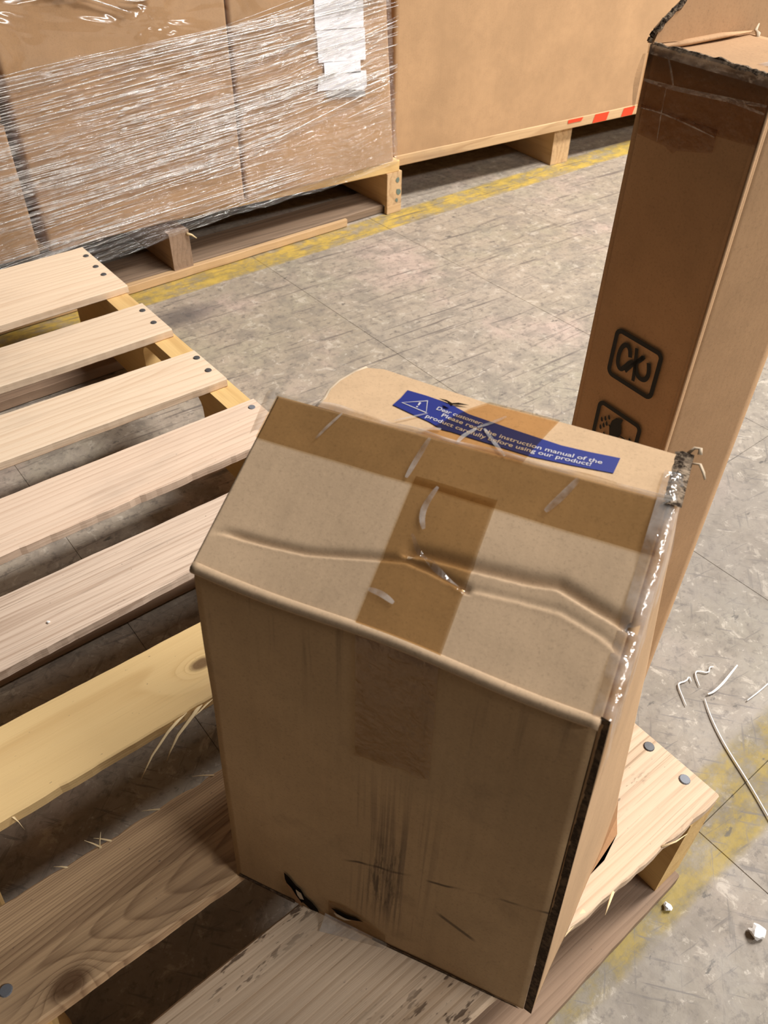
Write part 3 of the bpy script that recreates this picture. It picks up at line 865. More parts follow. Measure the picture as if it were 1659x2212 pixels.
# pale lifted wrinkles in the tapes
def on_slope(u, v, l=0.0016):
    return spt(u, (v - SV0) / (SV1 - SV0), l)
def wr(name, pts, w, f3, mat):
    pts = chaikin(pts, 2)
    n = len(pts)
    ws = [w * (0.35 + 0.65 * math.sin(math.pi * (i + 0.6) / (n + 0.2))) for i in range(n)]
    return ink(name, [ribbon(pts, ws)], f3, mat, c1)
wr('tape_wrinkle', [(0.0985, 0.0875), (0.0960, 0.0780), (0.0966, 0.0720), (0.0997, 0.0673)], 0.0030, on_slope, M['tape_lift'])
wr('tape_wrinkle', [(0.0953, 0.0638), (0.1000, 0.0590), (0.1085, 0.0547), (0.1170, 0.0515), (0.1267, 0.0486)], 0.0024, on_slope, M['tape_lift'])
wr('tape_wrinkle', [(0.0857, 0.0351), (0.0925, 0.0350), (0.0994, 0.0330)], 0.0026, on_slope, M['tape_lift'])
wr('tape_wrinkle', [(0.030, 0.0935), (0.033, 0.101), (0.0375, 0.1095)], 0.0016, on_slope, M['tape_lift'])
wr('tape_wrinkle', [(0.082, 0.0875), (0.0835, 0.098), (0.0855, 0.109)], 0.0028, on_slope, M['tape_lift'])
wr('tape_wrinkle', [(0.150, 0.091), (0.155, 0.099), (0.160, 0.109)], 0.0034, on_slope, M['tape_lift'])
on_top = lambda u, v: (u, v, ZT + 0.0014)
for pts, w in (([(0.0990, 0.1115), (0.1000, 0.118), (0.1040, 0.126)], 0.0024), ([(0.1040, 0.127), (0.1100, 0.1345), (0.1145, 0.1420)], 0.0020),
               ([(0.1075, 0.1275), (0.1150, 0.119), (0.1235, 0.1105)], 0.0022), ([(0.078, 0.1125), (0.083, 0.1165), (0.0880, 0.1180)], 0.0024), ([(0.064, 0.115), (0.071, 0.122), (0.077, 0.128)], 0.0012)):
    wr('tape_wrinkle', pts, w, on_top, M['tape_lift'])
# clear tape wrapped over the right edge
def rt(a, b):
    v = 0.020 + b * 0.112
    s = (v - SV0) / (SV1 - SV0)
    if s > 1: s = 1
    z0 = spt(0.2, s)[2] if v < SV1 else 0.340
    z0 = min(z0, 0.340)
    w = 0.0010 * mnoise.noise(Vector((v * 70, a * 3, 6)))
    if a < 0.25:
        k = a / 0.25
        return (0.1955 + 0.0085 * k, v, z0 + 0.0013 + w)
    k = (a - 0.25) / 0.75
    z = z0 - k * 0.055
    return (side(v, z) + 0.0015 + w, v, z)
grid('edge_tape', rt, 16, 60, M['tape_clear'], c1, True)
# brown tape scrap at the foot of the front panel
def fscrap(a, b):
    p = fpt(0.345 + a * 0.2, 0.001 + b * (0.075 + 0.02 * (1 - abs(2 * a - 0.5)) - 0.05 * max(0, a - 0.6)))
    return (p[0], p[1] - 0.0007, p[2])
grid('foot_tape', fscrap, 14, 8, M['tape'], c1, True)
# clear tape flap curling onto the board
grid('tape_curl', lambda a, b: (0.070 + 0.046 * a, -0.001 - 0.010 * b * (1 - 0.8 * a), 0.0068 * (1 - b) ** 2 * (1 - 0.4 * a) + 0.0012), 10, 6, M['tape_lift'], c1, True)

# ---- tears on the front panel
def on_front(x, z, l=0.0011):
    t = z / 0.296
    p = fpt(x / rightx(z), t)
    return (p[0], p[1] - l, p[2])
ink('tear', [([(0.0395, 0.0375), (0.0435, 0.0340), (0.0480, 0.0270), (0.0520, 0.0240), (0.0545, 0.0175), (0.0600, 0.0130), (0.0640, 0.0075), (0.0655, 0.0030), (0.0590, 0.0020), (0.0530, 0.0075), (0.0500, 0.0030), (0.0460, 0.0075), (0.0425, 0.0180), (0.0400, 0.0290)], [tuple(range(14))])], on_front, M['tear'], c1)
ink('torn_liner', [([(0.0405, 0.0300), (0.0440, 0.0190), (0.0480, 0.0080), (0.0540, 0.0030), (0.0525, 0.0100), (0.0490, 0.0160), (0.0455, 0.0240)], [tuple(range(7))])], lambda x, z: on_front(x, z, 0.0026), M['card_dark'], c1)
ink('torn_liner', [([(0.0490, 0.0255), (0.0530, 0.0235), (0.0550, 0.0160), (0.0520, 0.0150), (0.0500, 0.0190)], [tuple(range(5))])], lambda x, z: on_front(x, z, 0.0030), M['paper_torn'], c1)
ink('tear', [([(0.0745, 0.0180), (0.0800, 0.0195), (0.0860, 0.0185), (0.0920, 0.0205), (0.0985, 0.0195), (0.0935, 0.0165), (0.0860, 0.0125), (0.0790, 0.0135)], [tuple(range(8))])], on_front, M['tear'], c1)
ink('torn_liner', [([(0.0770, 0.0160), (0.0840, 0.0150), (0.0900, 0.0160), (0.0850, 0.0120), (0.0790, 0.0120)], [tuple(range(5))])], lambda x, z: on_front(x, z, 0.0022), M['paper_torn'], c1)
# open, layered lower edge of the front panel
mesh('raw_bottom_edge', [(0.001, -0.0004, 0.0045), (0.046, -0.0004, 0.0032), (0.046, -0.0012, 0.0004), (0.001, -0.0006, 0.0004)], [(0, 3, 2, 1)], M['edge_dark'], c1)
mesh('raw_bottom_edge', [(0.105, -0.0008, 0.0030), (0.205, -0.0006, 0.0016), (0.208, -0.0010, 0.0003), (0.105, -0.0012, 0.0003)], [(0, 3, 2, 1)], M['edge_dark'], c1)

# ---- blue warning strip
lz = ZT + 0.0004
def wavy(p, q, n, amp, seed):
    out = []
    for i in range(n):
        t = i / n
        k = amp * mnoise.noise(Vector((t * 9, seed, 1)))
        out.append((p[0] + (q[0] - p[0]) * t, p[1] + (q[1] - p[1]) * t + (k if i else 0)))
    return out
lo_ = [(0.0573, 0.1285), (0.0700, 0.1250), (0.0800, 0.1225), (0.0885, 0.1190), (0.0930, 0.1192), (0.1100, 0.1180), (0.135, 0.1165), (0.155, 0.1182), (0.1737, 0.1204)]
hi_ = [(0.1744, 0.1332), (0.160, 0.1318), (0.146, 0.1312), (0.1185, 0.1342), (0.0960, 0.1372), (0.0880, 0.1402), (0.0844, 0.1418), (0.070, 0.1437), (0.0591, 0.1443), (0.0586, 0.136)]
lb = lo_ + hi_
strip = prism('blue_warning_strip', lb, 0.0002, M['blue'], c1, (Vector((0, 0, lz - 0.0001)), Vector((1, 0, 0)), Vector((0, 1, 0)), Vector((0, 0, 1))))
strip['label'] = 'blue printed warning strip with pale lettering'
tz_ = lz + 0.0003
tri = [(0.0610, 0.1322), (0.0757, 0.1290), (0.0725, 0.1392)]
vs, fs = ribbon(tri, 0.0009, True)
ink('warning_sign', [(vs, fs), ([(0.0690, 0.1363), (0.0702, 0.1362), (0.0700, 0.1334), (0.0692, 0.1334)], [(0, 3, 2, 1)]), ([(0.0691, 0.1325), (0.0700, 0.1324), (0.0699, 0.1315), (0.0690, 0.1316)], [(0, 3, 2, 1)])], lambda u, v: (u, v, tz_), M['blue_text'], strip)
def text(body, x, y, size, ang, width, sag=0.0):
    cu = bpy.data.curves.new('lettering', 'FONT')
    cu.body = body; cu.size = size; cu.offset = 0.00004
    cu.materials.append(M['blue_text'])
    o = bpy.data.objects.new('lettering', cu)
    o.location = (x, y, tz_); o.rotation_euler = (0, 0, ang)
    link(o, strip)
    bpy.context.view_layer.update()
    me = bpy.data.meshes.new_from_object(o.evaluated_get(bpy.context.evaluated_depsgraph_get()))
    bpy.data.objects.remove(o)
    w = max(v.co.x for v in me.vertices) - min(v.co.x for v in me.vertices)
    for v in me.vertices:
        v.co.x *= width / w
        v.co.y -= sag * math.sin(math.pi * max(0, min(1, v.co.x / width)))
    o = link(bpy.data.objects.new('lettering', me), strip)
    o.location = (x, y, tz_); o.rotation_euler = (0, 0, ang)
    return o
text('Dear customer:', 0.0790, 0.1338, 0.0043, -0.13, 0.0260)
text('Please read the instruction manual of the', 0.0835, 0.1292, 0.0043, -0.055, 0.0835, 0.0032)
text('product carefully before using our product!', 0.0765, 0.1252, 0.0043, -0.050, 0.0860, 0.0034)
# small dark tears beside the strip
ink('tear', [([(0.0770, 0.1432), (0.0815, 0.1436), (0.0850, 0.1421), (0.0880, 0.1438), (0.0940, 0.1440), (0.0905, 0.1427), (0.0865, 0.1412), (0.0845, 0.1395), (0.0825, 0.1418)], [tuple(reversed(range(9)))])], lambda u, v: (u, v, ZT + 0.0011), M['tear'], c1)
ink('torn_liner', [([(0.0815, 0.1395), (0.0840, 0.1398), (0.0858, 0.1380), (0.0840, 0.1368), (0.0825, 0.1375)], [(4, 3, 2, 1, 0)])], lambda u, v: (u, v, ZT + 0.0016), M['blue'], c1)

# ------------------------------------------------------------------ tall carton on the floor
LX, LY = 0.4651, 0.3285
tall = empty('tall_carton', (LX, LY, 0), math.radians(-5))
tag(tall, 'tall narrow brown carton with black handling symbols, standing on the floor beside the pallet', 'carton')
W1, W2, TH_ = 0.0939, 0.0902, 0.6131       # local x away from the camera side, local -y along the printed face
def pan(name, a, b, c, d, mat, n=12, bow=0.0, thick=0.004):
    a, b, c, d = map(Vector, (a, b, c, d))
    nrm = (b - a).cross(d - a).normalized()
    def f(s, t):
        p = (a * (1 - s) + b * s) * (1 - t) + (d * (1 - s) + c * s) * t
        p = p + nrm * (bow * math.sin(math.pi * s) * math.sin(math.pi * t))
        return tuple(p)
    return grid(name, f, n, n * 3, mat, tall, True, thick)
pan('printed_side', (0, 0, 0), (0, -W2, 0), (0, -W2, TH_), (0, 0, TH_), M['card_tall'], bow=-0.0006)
pan('lit_side', (0, -W2, 0), (W1, -W2, 0), (W1, -W2, TH_ - 0.004), (0, -W2, TH_), M['card_tall'], bow=0.0005)
pan('far_side', (W1, -W2, 0), (W1, 0, 0), (W1, 0, TH_ - 0.004), (W1, -W2, TH_ - 0.004), M['card_tall'])
pan('rear_side', (W1, 0, 0), (0, 0, 0), (0, 0, TH_), (W1, 0, TH_ - 0.004), M['card_tall'])
tube('corner_fold', [(0.0004, -W2 + 0.0004, 0.002), (0.0004, -W2 + 0.0004, 0.3), (0.0004, -W2 + 0.0004, TH_ - 0.002)], 0.0012, M['card_tall'], tall, 8)
# closed lower flap and the torn flap standing up behind it
grid('closed_flap', lambda a, b: (0.004 + a * (W1 - 0.008), -0.003 - b * (W2 - 0.006), TH_ - 0.0062 - 0.0015 * math.sin(a * 3) * math.sin(b * 3)), 16, 16, M['card_tall'], tall, True, 0.003)
stand = [(0.0, 0.0005), (0.004, 0.0075), (0.010, 0.0115), (0.0265, 0.0210), (0.042, 0.037), (0.060, 0.055), (0.150, 0.090), (0.240, 0.080), (0.240, -0.030), (0.110, -0.014), (0.094, -0.006), (0.05, -0.001)]
prism('standing_flap', stand, 0.0045, M['card_tall'], tall, (Vector((0, 0.0025, 0.613)), Vector((1, 0.02, 0)), Vector((0, 0.10, 1)), Vector((0, -1, 0))))
# torn raw edges
def raw(name, pts, w, seed):
    P = chaikin(pts, 3)
    vs, fs = [], []
    n = 0
    for i, p in enumerate(P):
        j = w * 0.35 * mnoise.noise(Vector((p[0] * 400, p[1] * 400, seed))) ; k = w * 0.5 * mnoise.noise(Vector((p[0] * 300, p[1] * 300, seed + 5)))
        vs.append(Vector(p) + Vector((j, k, k + w * 0.4)))
    return tube(name, vs, [w * (0.7 + 0.5 * abs(mnoise.noise(Vector((q[0] * 700, q[1] * 700, seed + 2))))) for q in vs], M['edge'], tall, 6, False)
raw('torn_rim', [(0.002, -0.001, TH_ - 0.001), (0.0015, -0.02, TH_ - 0.001), (0.0018, -0.045, TH_), (0.0015, -0.07, TH_ - 0.001), (0.0015, -W2, TH_)], 0.0021, 3)
raw('torn_flap_edge', [(0.0, 0.001, 0.613), (0.004, 0.0, 0.6202), (0.010, 0.0, 0.6243), (0.0265, 0.002, 0.634), (0.042, 0.004, 0.650), (0.06, 0.007, 0.668)], 0.0022, 8)
tube('hinge_fold', [(0.004, -0.0020, 0.6105), (0.03, -0.0030, 0.6115), (0.06, -0.0035, 0.6120), (0.09, -0.004, 0.6115)], [0.0018, 0.0036, 0.0034, 0.0008], M['card_tall'], tall, 10, True, 0.45)
tube('torn_curl', [(0.086, -0.012, 0.6085), (0.089, -0.009, 0.6115), (0.090, -0.006, 0.6125), (0.094, -0.0045, 0.6155)], [0.0008, 0.0018, 0.0011, 0.0004], M['paper_torn'], tall, 6, True, 0.5)
grid('top_tape', lambda a, b: (0.034 + 0.05 * a, -0.052 - 0.034 * b, TH_ - 0.0040 + 0.0012 * mnoise.noise(Vector((a * 5, b * 5, 2)))), 10, 10, M['tape_clear'], tall, True)
# tapes on the printed face
on_tall = lambda a, z, l=0.0013: (-l, -a, z)
def tflat(name, poly, mat, l):
    return mesh(name, [on_tall(a, z, l) for a, z in poly], [tuple(range(len(poly)))], mat, tall)
tflat('upper_tape', [(0.000, 0.5785), (0.030, 0.5790), (0.060, 0.5775), (0.0900, 0.5785), (0.0900, 0.612), (0.000, 0.612)], M['tape_dark'], 0.0008)
tflat('lower_tape', [(0.0050, 0.5640), (0.0290, 0.5625), (0.0350, 0.5600), (0.0380, 0.5625), (0.0630, 0.5680), (0.0625, 0.5810), (0.003, 0.5810)], M['tape_dark'], 0.0010)
grid('upper_tape_lip', lambda a, b: on_tall(0.0905 * a, 0.6085 + 0.0065 * b, 0.0014 + 0.0006 * mnoise.noise(Vector((a * 30, b * 3, 2)))), 50, 4, M['tape_lift'], tall, True)
def tw(pts, w):
    pts = chaikin(pts, 2); n = len(pts)
    ink('tape_wrinkle', [ribbon(pts, [w * (0.4 + 0.6 * math.sin(math.pi * (i + 0.5) / n)) for i in range(n)])], lambda a, z: on_tall(a, z, 0.0016), M['tape_lift'], tall)
tw([(0.002, 0.5945), (0.02, 0.5945), (0.05, 0.5965), (0.089, 0.600)], 0.0026)
tw([(0.045, 0.5955), (0.065, 0.5975), (0.089, 0.596)], 0.0018)
tw([(0.016, 0.610), (0.021, 0.603), (0.025, 0.5955)], 0.0014)
tw([(0.004, 0.5790), (0.02, 0.5800), (0.045, 0.5785), (0.062, 0.577)], 0.0009)
tw([(0.020, 0.595), (0.0205, 0.58), (0.022, 0.564)], 0.0008)
grid('tape_tail', lambda a, b: (-0.0012 - 0.002 * a, 0.0012 + 0.003 * a * math.sin(b * 3.1), 0.578 + 0.030 * b), 4, 8, M['tape_lift'], tall, True)
# printed handling symbols
def rrect(a0, a1, z0, z1, r, w):
    def loop(i):
        pts = []
        for (cx, cz, s) in ((a1 - r, z1 - r, 0), (a0 + r, z1 - r, 1), (a0 + r, z0 + r, 2), (a1 - r, z0 + r, 3)):
            for q in range(6):
                t = math.pi / 2 * (s + q / 5)
                pts.append((cx + (r - i) * math.cos(t), cz + (r - i) * math.sin(t)))
        return pts
    o, n = loop(0), loop(w)
    k = len(o)
    return (o + n, [(i, (i + 1) % k, k + (i + 1) % k, k + i) for i in range(k)])
def stroke(pts, w, it=3):
    p = chaikin(pts, it)
    return ribbon(p, w)
def drop(a, z, w, h, ang=0.35):
    pts = []
    for q in range(12):
        t = 2 * math.pi * q / 12
        x, y = w * math.cos(t) * (1 - 0.35 * math.sin(t)), h * math.sin(t)
        pts.append((a + x * math.cos(ang) - y * math.sin(ang), z + x * math.sin(ang) + y * math.cos(ang)))
    return (pts, [tuple(range(12))])
ink('handling_symbol', [rrect(0.0236, 0.0692, 0.3965, 0.4365, 0.0062, 0.0036),
     stroke([(0.0418, 0.4195), (0.0400, 0.4255), (0.0360, 0.4275), (0.0325, 0.4240), (0.0310, 0.4160), (0.0322, 0.4085), (0.0362, 0.4060), (0.0395, 0.4105), (0.0430, 0.4165), (0.0470, 0.4170)], 0.0036),
     stroke([(0.0455, 0.4290), (0.0473, 0.4180), (0.0485, 0.4100), (0.0492, 0.4035)], 0.0030),
     stroke([(0.0530, 0.4255), (0.0505, 0.4215), (0.0478, 0.4185), (0.0490, 0.4125), (0.0530, 0.4085), (0.0590, 0.4090), (0.0612, 0.4150), (0.0585, 0.4235)], 0.0036),
     stroke([(0.0405, 0.4070), (0.0440, 0.4130), (0.0478, 0.4190), (0.0540, 0.4262)], 0.0026)], on_tall, M['ink'], tall)
ink('handling_symbol', [rrect(0.0228, 0.0680, 0.333, 0.3735, 0.0062, 0.0036)] +
    [drop(a, z, 0.0011, 0.0021) for a, z in ((0.0298, 0.3575), (0.0330, 0.3603), (0.0362, 0.3632), (0.0302, 0.3505), (0.0328, 0.3538), (0.0353, 0.3568), (0.0352, 0.3465))] +
    [drop(a, z, 0.0011, 0.0021, 0.5) for a, z in ((0.0600, 0.3560), (0.0625, 0.3520))] +
    [([(0.0405, 0.3470), (0.0385, 0.3555), (0.0395, 0.3620), (0.0430, 0.3665), (0.0495, 0.3685), (0.0485, 0.3640), (0.0500, 0.3600), (0.0510, 0.3560), (0.0495, 0.3530), (0.0500, 0.3490), (0.0450, 0.3455)], [tuple(range(11))]),
     stroke([(0.0480, 0.3540), (0.0540, 0.3540), (0.0600, 0.3535)], 0.0014),
     stroke([(0.0395, 0.3560), (0.0375, 0.3570)], 0.0014, 1)], on_tall, M['ink'], tall)

# ------------------------------------------------------------------ far left pallet under the wrapped load
p1 = empty('wooden_pallet', (1.169, 1.40, 0))
tag(p1, 'worn wooden pallet under the stretch-wrapped cartons, its stringer ends against the yellow line', 'pallet', 'wooden pallets')
def rel(o, root):
    o.location = Vector(o.location) - Vector(root.location)
    return o
def st(name, x0, x1, mat, lab=None):
    o = stringer_mesh(name, x0, x1, 1.400, 2.46, 0.0185, 0.0895, M[mat], p1)
    rel(o, p1)
    if lab: o['label'] = lab
    return o
sA = st('stringer', 1.1285, 1.1690, 'farwood', 'pale stringer end with faded green marks')
sB = st('stringer', 0.6040, 0.6450, 'old', 'split stringer end')
sC = st('stringer', 0.0800, 0.1200, 'farwood')
for (px, pz, r) in ((1.157, 0.072, 0.006), (1.1605, 0.045, 0.007), (1.156, 0.028, 0.004)):
    mk = mesh('paint_mark', [(px + r * math.cos(t * math.pi / 4) * rnd.uniform(0.7, 1.2), 1.3993, pz + r * 1.2 * math.sin(t * math.pi / 4) * rnd.uniform(0.7, 1.2)) for t in range(8)], [tuple(range(8))], M['green_mark'], p1)
    rel(mk, p1)
# lower stub under each stringer end so it meets the floor
for (x0, x1, mt) in ((1.1285, 1.1690, 'farwood'), (0.6040, 0.6450, 'old')):
    o = block('stringer_foot', (x0, 1.3995, 0.0005), (x1, 1.409, 0.0190), M[mt], p1, 0.001); rel(o, p1)
zb = 0.0185
o = plank('bottom_board', 0.05, 1.130, ln(0, 1.515, 1, 1.505), ln(0.5, 1.4095, 1.12, 1.4150), 0.001, zb, M['oldfar'], p1, 51); rel(o, p1)
o['label'] = 'grey weathered bottom board'
o = plank('bottom_board', 0.05, 1.0190, ln(0, 1.4090, 1, 1.4090), ln(0.5, 1.3930, 1.02, 1.4005), 0.0008, zb - 0.0015, M['farwood'], p1, 52, 0.001, 0, 0.001); rel(o, p1)
o['label'] = 'pale broken strip of bottom board along the front'
o = plank('bottom_board', 0.05, 1.130, ln(0, 1.99, 1, 1.99), ln(0, 1.88, 1, 1.88), 0.001, zb, M['oldfar'], p1, 53); rel(o, p1)
yy0 = 1.4005
for k in range(7):
    w = 0.12 if k in (0, 6) else 0.085
    o = plank('deck_board', 0.06, 1.1615, ln(0, yy0 + w, 1, yy0 + w), ln(1.16, yy0, 0.8, yy0 + (0.034 if k == 0 else 0)) if k == 0 else ln(0, yy0, 1, yy0), 0.0895, 0.1130, M['stringer' if k == 0 else 'farwood'], p1, 60 + k); rel(o, p1)
    yy0 += w + 0.068
tube('splinter', [Vector(q) - Vector(p1.location) for q in ((0.640, 1.399, 0.083), (0.648, 1.394, 0.080), (0.655, 1.390, 0.073))], [0.003, 0.002, 0.0008], M['splinter'], p1, 5)

# ------------------------------------------------------------------ cartons of the wrapped load
def carton(name, x0, x1, y0, y1, z0, z1, label, group=None, shear=0.0, bulge=0.004, mat='card_big', nx=14, nz=14):
    """closed carton, faces slightly bowed; each face a part of one closed skin"""
    o = empty(name, ((x0 + x1) / 2, (y0 + y1) / 2, z0))
    tag(o, label, 'carton', group)
    hx, hy, h = (x1 - x0) / 2, (y1 - y0) / 2, z1 - z0
    sh = lambda z, s=1.0: shear * z * s
    def bow(s, t): return bulge * math.sin(math.pi * s) * math.sin(math.pi * t)
    r = 0.006
    def fr(s, t):
        x = -hx + 2 * hx * s; z = h * t
        e = min(s, 1 - s) * 2 * hx
        dy = 0.0
        if e < r: dy = r - math.sqrt(max(0, r * r - (r - e) ** 2))
        return (x + sh(z, s), -hy - bow(s, t) + dy + 0.0008 * mnoise.noise(Vector((x * 12, z * 12, x0))), z)
    # put extra columns near the corners so the rounded fold reads
    def cols(s): return 0.5 - 0.5 * math.copysign(abs(math.cos(math.pi * s)) ** 0.6, math.cos(math.pi * s))
    grid('front_side', lambda a, b: fr(cols(a), b), 36, nz, M[mat], o, True)
    grid('right_side', lambda a, b: (hx + sh(h * b) + bow(a, b) * 0.5, -hy + r + (2 * hy - r) * a, h * b), 6, nz, M[mat], o, True)
    grid('left_side', lambda a, b: (-hx, hy - (2 * hy - r) * a, h * b), 6, nz, M[mat], o, True)
    grid('rear_side', lambda a, b: (hx - 2 * hx * a + sh(h * b, 1 - a), hy, h * b), 4, nz, M[mat], o, True)
    mesh('top_flaps', [(-hx, -hy, h), (hx + sh(h), -hy, h), (hx + sh(h), hy, h), (-hx, hy, h)], [(0, 1, 2, 3)], M[mat], o)
    mesh('bottom_flaps', [(-hx, -hy + 0.002, 0.0003), (hx, -hy + 0.002, 0.0003), (hx, hy, 0.0003), (-hx, hy, 0.0003)], [(3, 2, 1, 0)], M[mat], o)
    return o
YF = 1.4035
cB = carton('large_carton', 0.3860, 0.7755, YF, 2.40, 0.1135, 1.02, 'large carton wrapped in film, second from the left, between two dark seams', 'film-wrapped cartons')
cC = carton('large_carton', 0.7800, 1.1500, YF, 2.40, 0.1135, 1.02, 'large film-wrapped carton with white paper labels at its corner', 'film-wrapped cartons', -0.085)
cA = carton('large_carton', 0.0700, 0.3700, YF + 0.004, 2.40, 0.1135, 0.320, 'lowest wrapped carton at the left edge of the load', 'film-wrapped cartons')
cA2 = carton('large_carton', 0.0700, 0.3690, YF + 0.004, 2.40, 0.3300, 1.02, 'upper wrapped carton at the left edge, stacked above another', 'film-wrapped cartons')
# dark tape strips beside the centre seam, white paper labels on the right carton
def stuck(name, root, pts, mat, dy, label=None):
    o = mesh(name, [(x - root.location.x, YF - dy - root.location.y, z - root.location.z) for x, z in pts], [tuple(range(len(pts)))], mat, root)
    md = o.modifiers.new('thickness', 'SOLIDIFY'); md.thickness = 0.0004; md.offset = 0
    if label: o['label'] = label
    return o
for pts, in (([(0.952, 0.385), (1.063, 0.378), (1.062, 0.465), (0.952, 0.470)],),
             ([(0.957, 0.331), (1.068, 0.322), (1.066, 0.3765), (0.955, 0.3835)],),
             ([(0.970, 0.309), (1.056, 0.301), (1.055, 0.323), (0.969, 0.331)],),
             ([(0.952, 0.2830), (1.000, 0.2790), (1.040, 0.2725), (1.062, 0.2680), (1.071, 0.2740), (1.069, 0.303), (0.956, 0.3085)],)):
    pts = list(pts)
    stuck('paper_label', cC, pts, M['white'], 0.0055)
stuck('grey_tape', cC, [(0.972, 0.277), (1.000, 0.277), (1.066, 0.2665), (1.068, 0.256), (1.02, 0.262), (0.975, 0.268)], M['grey_tape'], 0.0052)

# ------------------------------------------------------------------ stretch film around the load
def film_pt(x, z, seed=0.0):
    """outer skin of the wrap: rippled in bands running along the pull"""
    zz = z - 0.07 * x + 0.03 * mnoise.noise(Vector((x * 3.2, z * 5, 2 + seed)))
    d = 0.0016 * mnoise.noise(Vector((x * 5, zz * 190, 1 + seed))) + 0.0011 * mnoise.noise(Vector((x * 9, zz * 380, 4 + seed)))
    return d
film = empty('stretch_film', (0.62, 1.39, 0.09))
tag(film, 'clear wrinkled stretch film pulled tight around the cartons on the far pallet', 'plastic film')
fo = Vector(film.location)
def fbot(x):
    return 0.0955 - 0.018 * math.exp(-((x - 0.47) / 0.16) ** 2) + 0.004 * mnoise.noise(Vector((x * 14, 1, 1))) + (0.014 * max(0, (x - 0.95) / 0.2))
def ftop(x):
    return 0.366 + 0.062 * x + 0.012 * mnoise.noise(Vector((x * 9, 4, 2)))
def fx(a):
    return 0.06 + 1.10 * a
def film_low(a, b):
    x = fx(a); z0, z1 = fbot(x), ftop(x)
    z = z0 + (z1 - z0) * b
    off = 0.0085 + film_pt(x, z)
    if z < 0.113: off += 0.003 * (0.113 - z) / 0.03
    xx = x
    y = YF - off
    xr = 1.150 - 0.085 * (z - 0.1135) + 0.004
    if x > xr:                                       # turn the corner
        y = YF - off + (x - xr) * 1.0 + 0.004; xx = xr + 0.0025
    return (xx - fo.x, y - fo.y, z - fo.z)
grid('wrapped_layers', film_low, 230, 210, M['film'], film, True)
def film_up(a, b):
    x = fx(a); z0 = ftop(x) - 0.02
    z = z0 + (0.80 - z0) * b
    cr = 0.0045 * abs(mnoise.noise(Vector((x * 5 + z * 4, z * 9, 5)))) + 0.0008 * abs(mnoise.noise(Vector((x * 14, z * 20 - x * 8, 8))))
    off = 0.0075 + cr
    xr = 1.150 - 0.085 * (z - 0.1135) + 0.004
    y = YF - off; xx = x
    if x > xr: y += (x - xr) + 0.004; xx = xr + 0.0025
    return (xx - fo.x, y - fo.y, z - fo.z)
grid('single_layer', film_up, 150, 90, M['film_thin'], film, True)
# gathered ropes of film
def rope(pts, r, m='film'):
    P = [Vector((x, YF - 0.0115, z)) - fo for x, z in chaikin(pts, 2)]
    n = len(P)
    tube('film_fold', P, [r * (0.35 + 0.65 * math.sin(math.pi * (i + 0.5) / n)) * (0.8 + 0.5 * mnoise.noise(Vector((i * 0.9, r * 900, 1)))) for i in range(n)], M['film_rope'], film, 5, True, 0.6)
M['film_rope'] = tape_mat('gathered_film', (0.95, 0.94, 0.93, 1), 0.8, 0.16, 0.5, 0.75)
rope([(0.36, 0.495), (0.41, 0.505), (0.47, 0.508), (0.53, 0.487)], 0.0050)
rope([(0.45, 0.500), (0.52, 0.484), (0.60, 0.452)], 0.0030)
rope([(0.40, 0.505), (0.43, 0.512), (0.46, 0.520), (0.47, 0.545)], 0.0026)
rope([(0.44, 0.510), (0.48, 0.511), (0.55, 0.495)], 0.0045)
rope([(0.565, 0.520), (0.60, 0.500), (0.625, 0.490), (0.645, 0.492)], 0.0022)
rope([(0.59, 0.470), (0.62, 0.464), (0.65, 0.470), (0.61, 0.476)], 0.0020)
# crumpled knot of film at the upper left
for q in range(26):
    a = rnd.uniform(0, 1)
    x0 = 0.400 + 0.120 * a; z0 = 0.512 - 0.022 * a + rnd.uniform(-0.008, 0.008)
    rope([(x0, z0), (x0 + rnd.uniform(0.004, 0.02), z0 + rnd.uniform(-0.010, 0.010)), (x0 + rnd.uniform(0.01, 0.035), z0 + rnd.uniform(-0.012, 0.008))], rnd.uniform(0.0010, 0.0022))
rope([(0.355, 0.482), (0.375, 0.492), (0.400, 0.502)], 0.0022)
# hundreds of fine folds pulled tight along the wrap: one mesh
fv, ff = [], []
rs = random.Random(5)
def add_fold(x0, z0, l, r, up):
    k = len(fv); n = max(6, int(l / 0.008))
    ph = rs.uniform(0, 50)
    for i in range(n + 1):
        t = i / n; x = x0 + l * t
        if x > 1.145: x = 1.145
        z = z0 + up * l * t + 0.0025 * mnoise.noise(Vector((x * 9, ph, 1)))
        rr = r * (0.15 + 0.85 * math.sin(math.pi * (0.03 + 0.94 * t))) * (0.75 + 0.7 * mnoise.noise(Vector((x * 40, ph, 3))))
        y = YF - 0.0098 + 0.0006 * mnoise.noise(Vector((x * 20, ph, 2)))
        for q in range(5):
            a = 2 * math.pi * q / 5
            fv.append((x - fo.x, y - fo.y + 0.55 * rr * math.cos(a), z - fo.z + rr * math.sin(a)))
    for i in range(n):
        for q in range(5):
            q2 = (q + 1) % 5
            ff.append((k + i * 5 + q, k + i * 5 + q2, k + (i + 1) * 5 + q2, k + (i + 1) * 5 + q))
cnt = 0
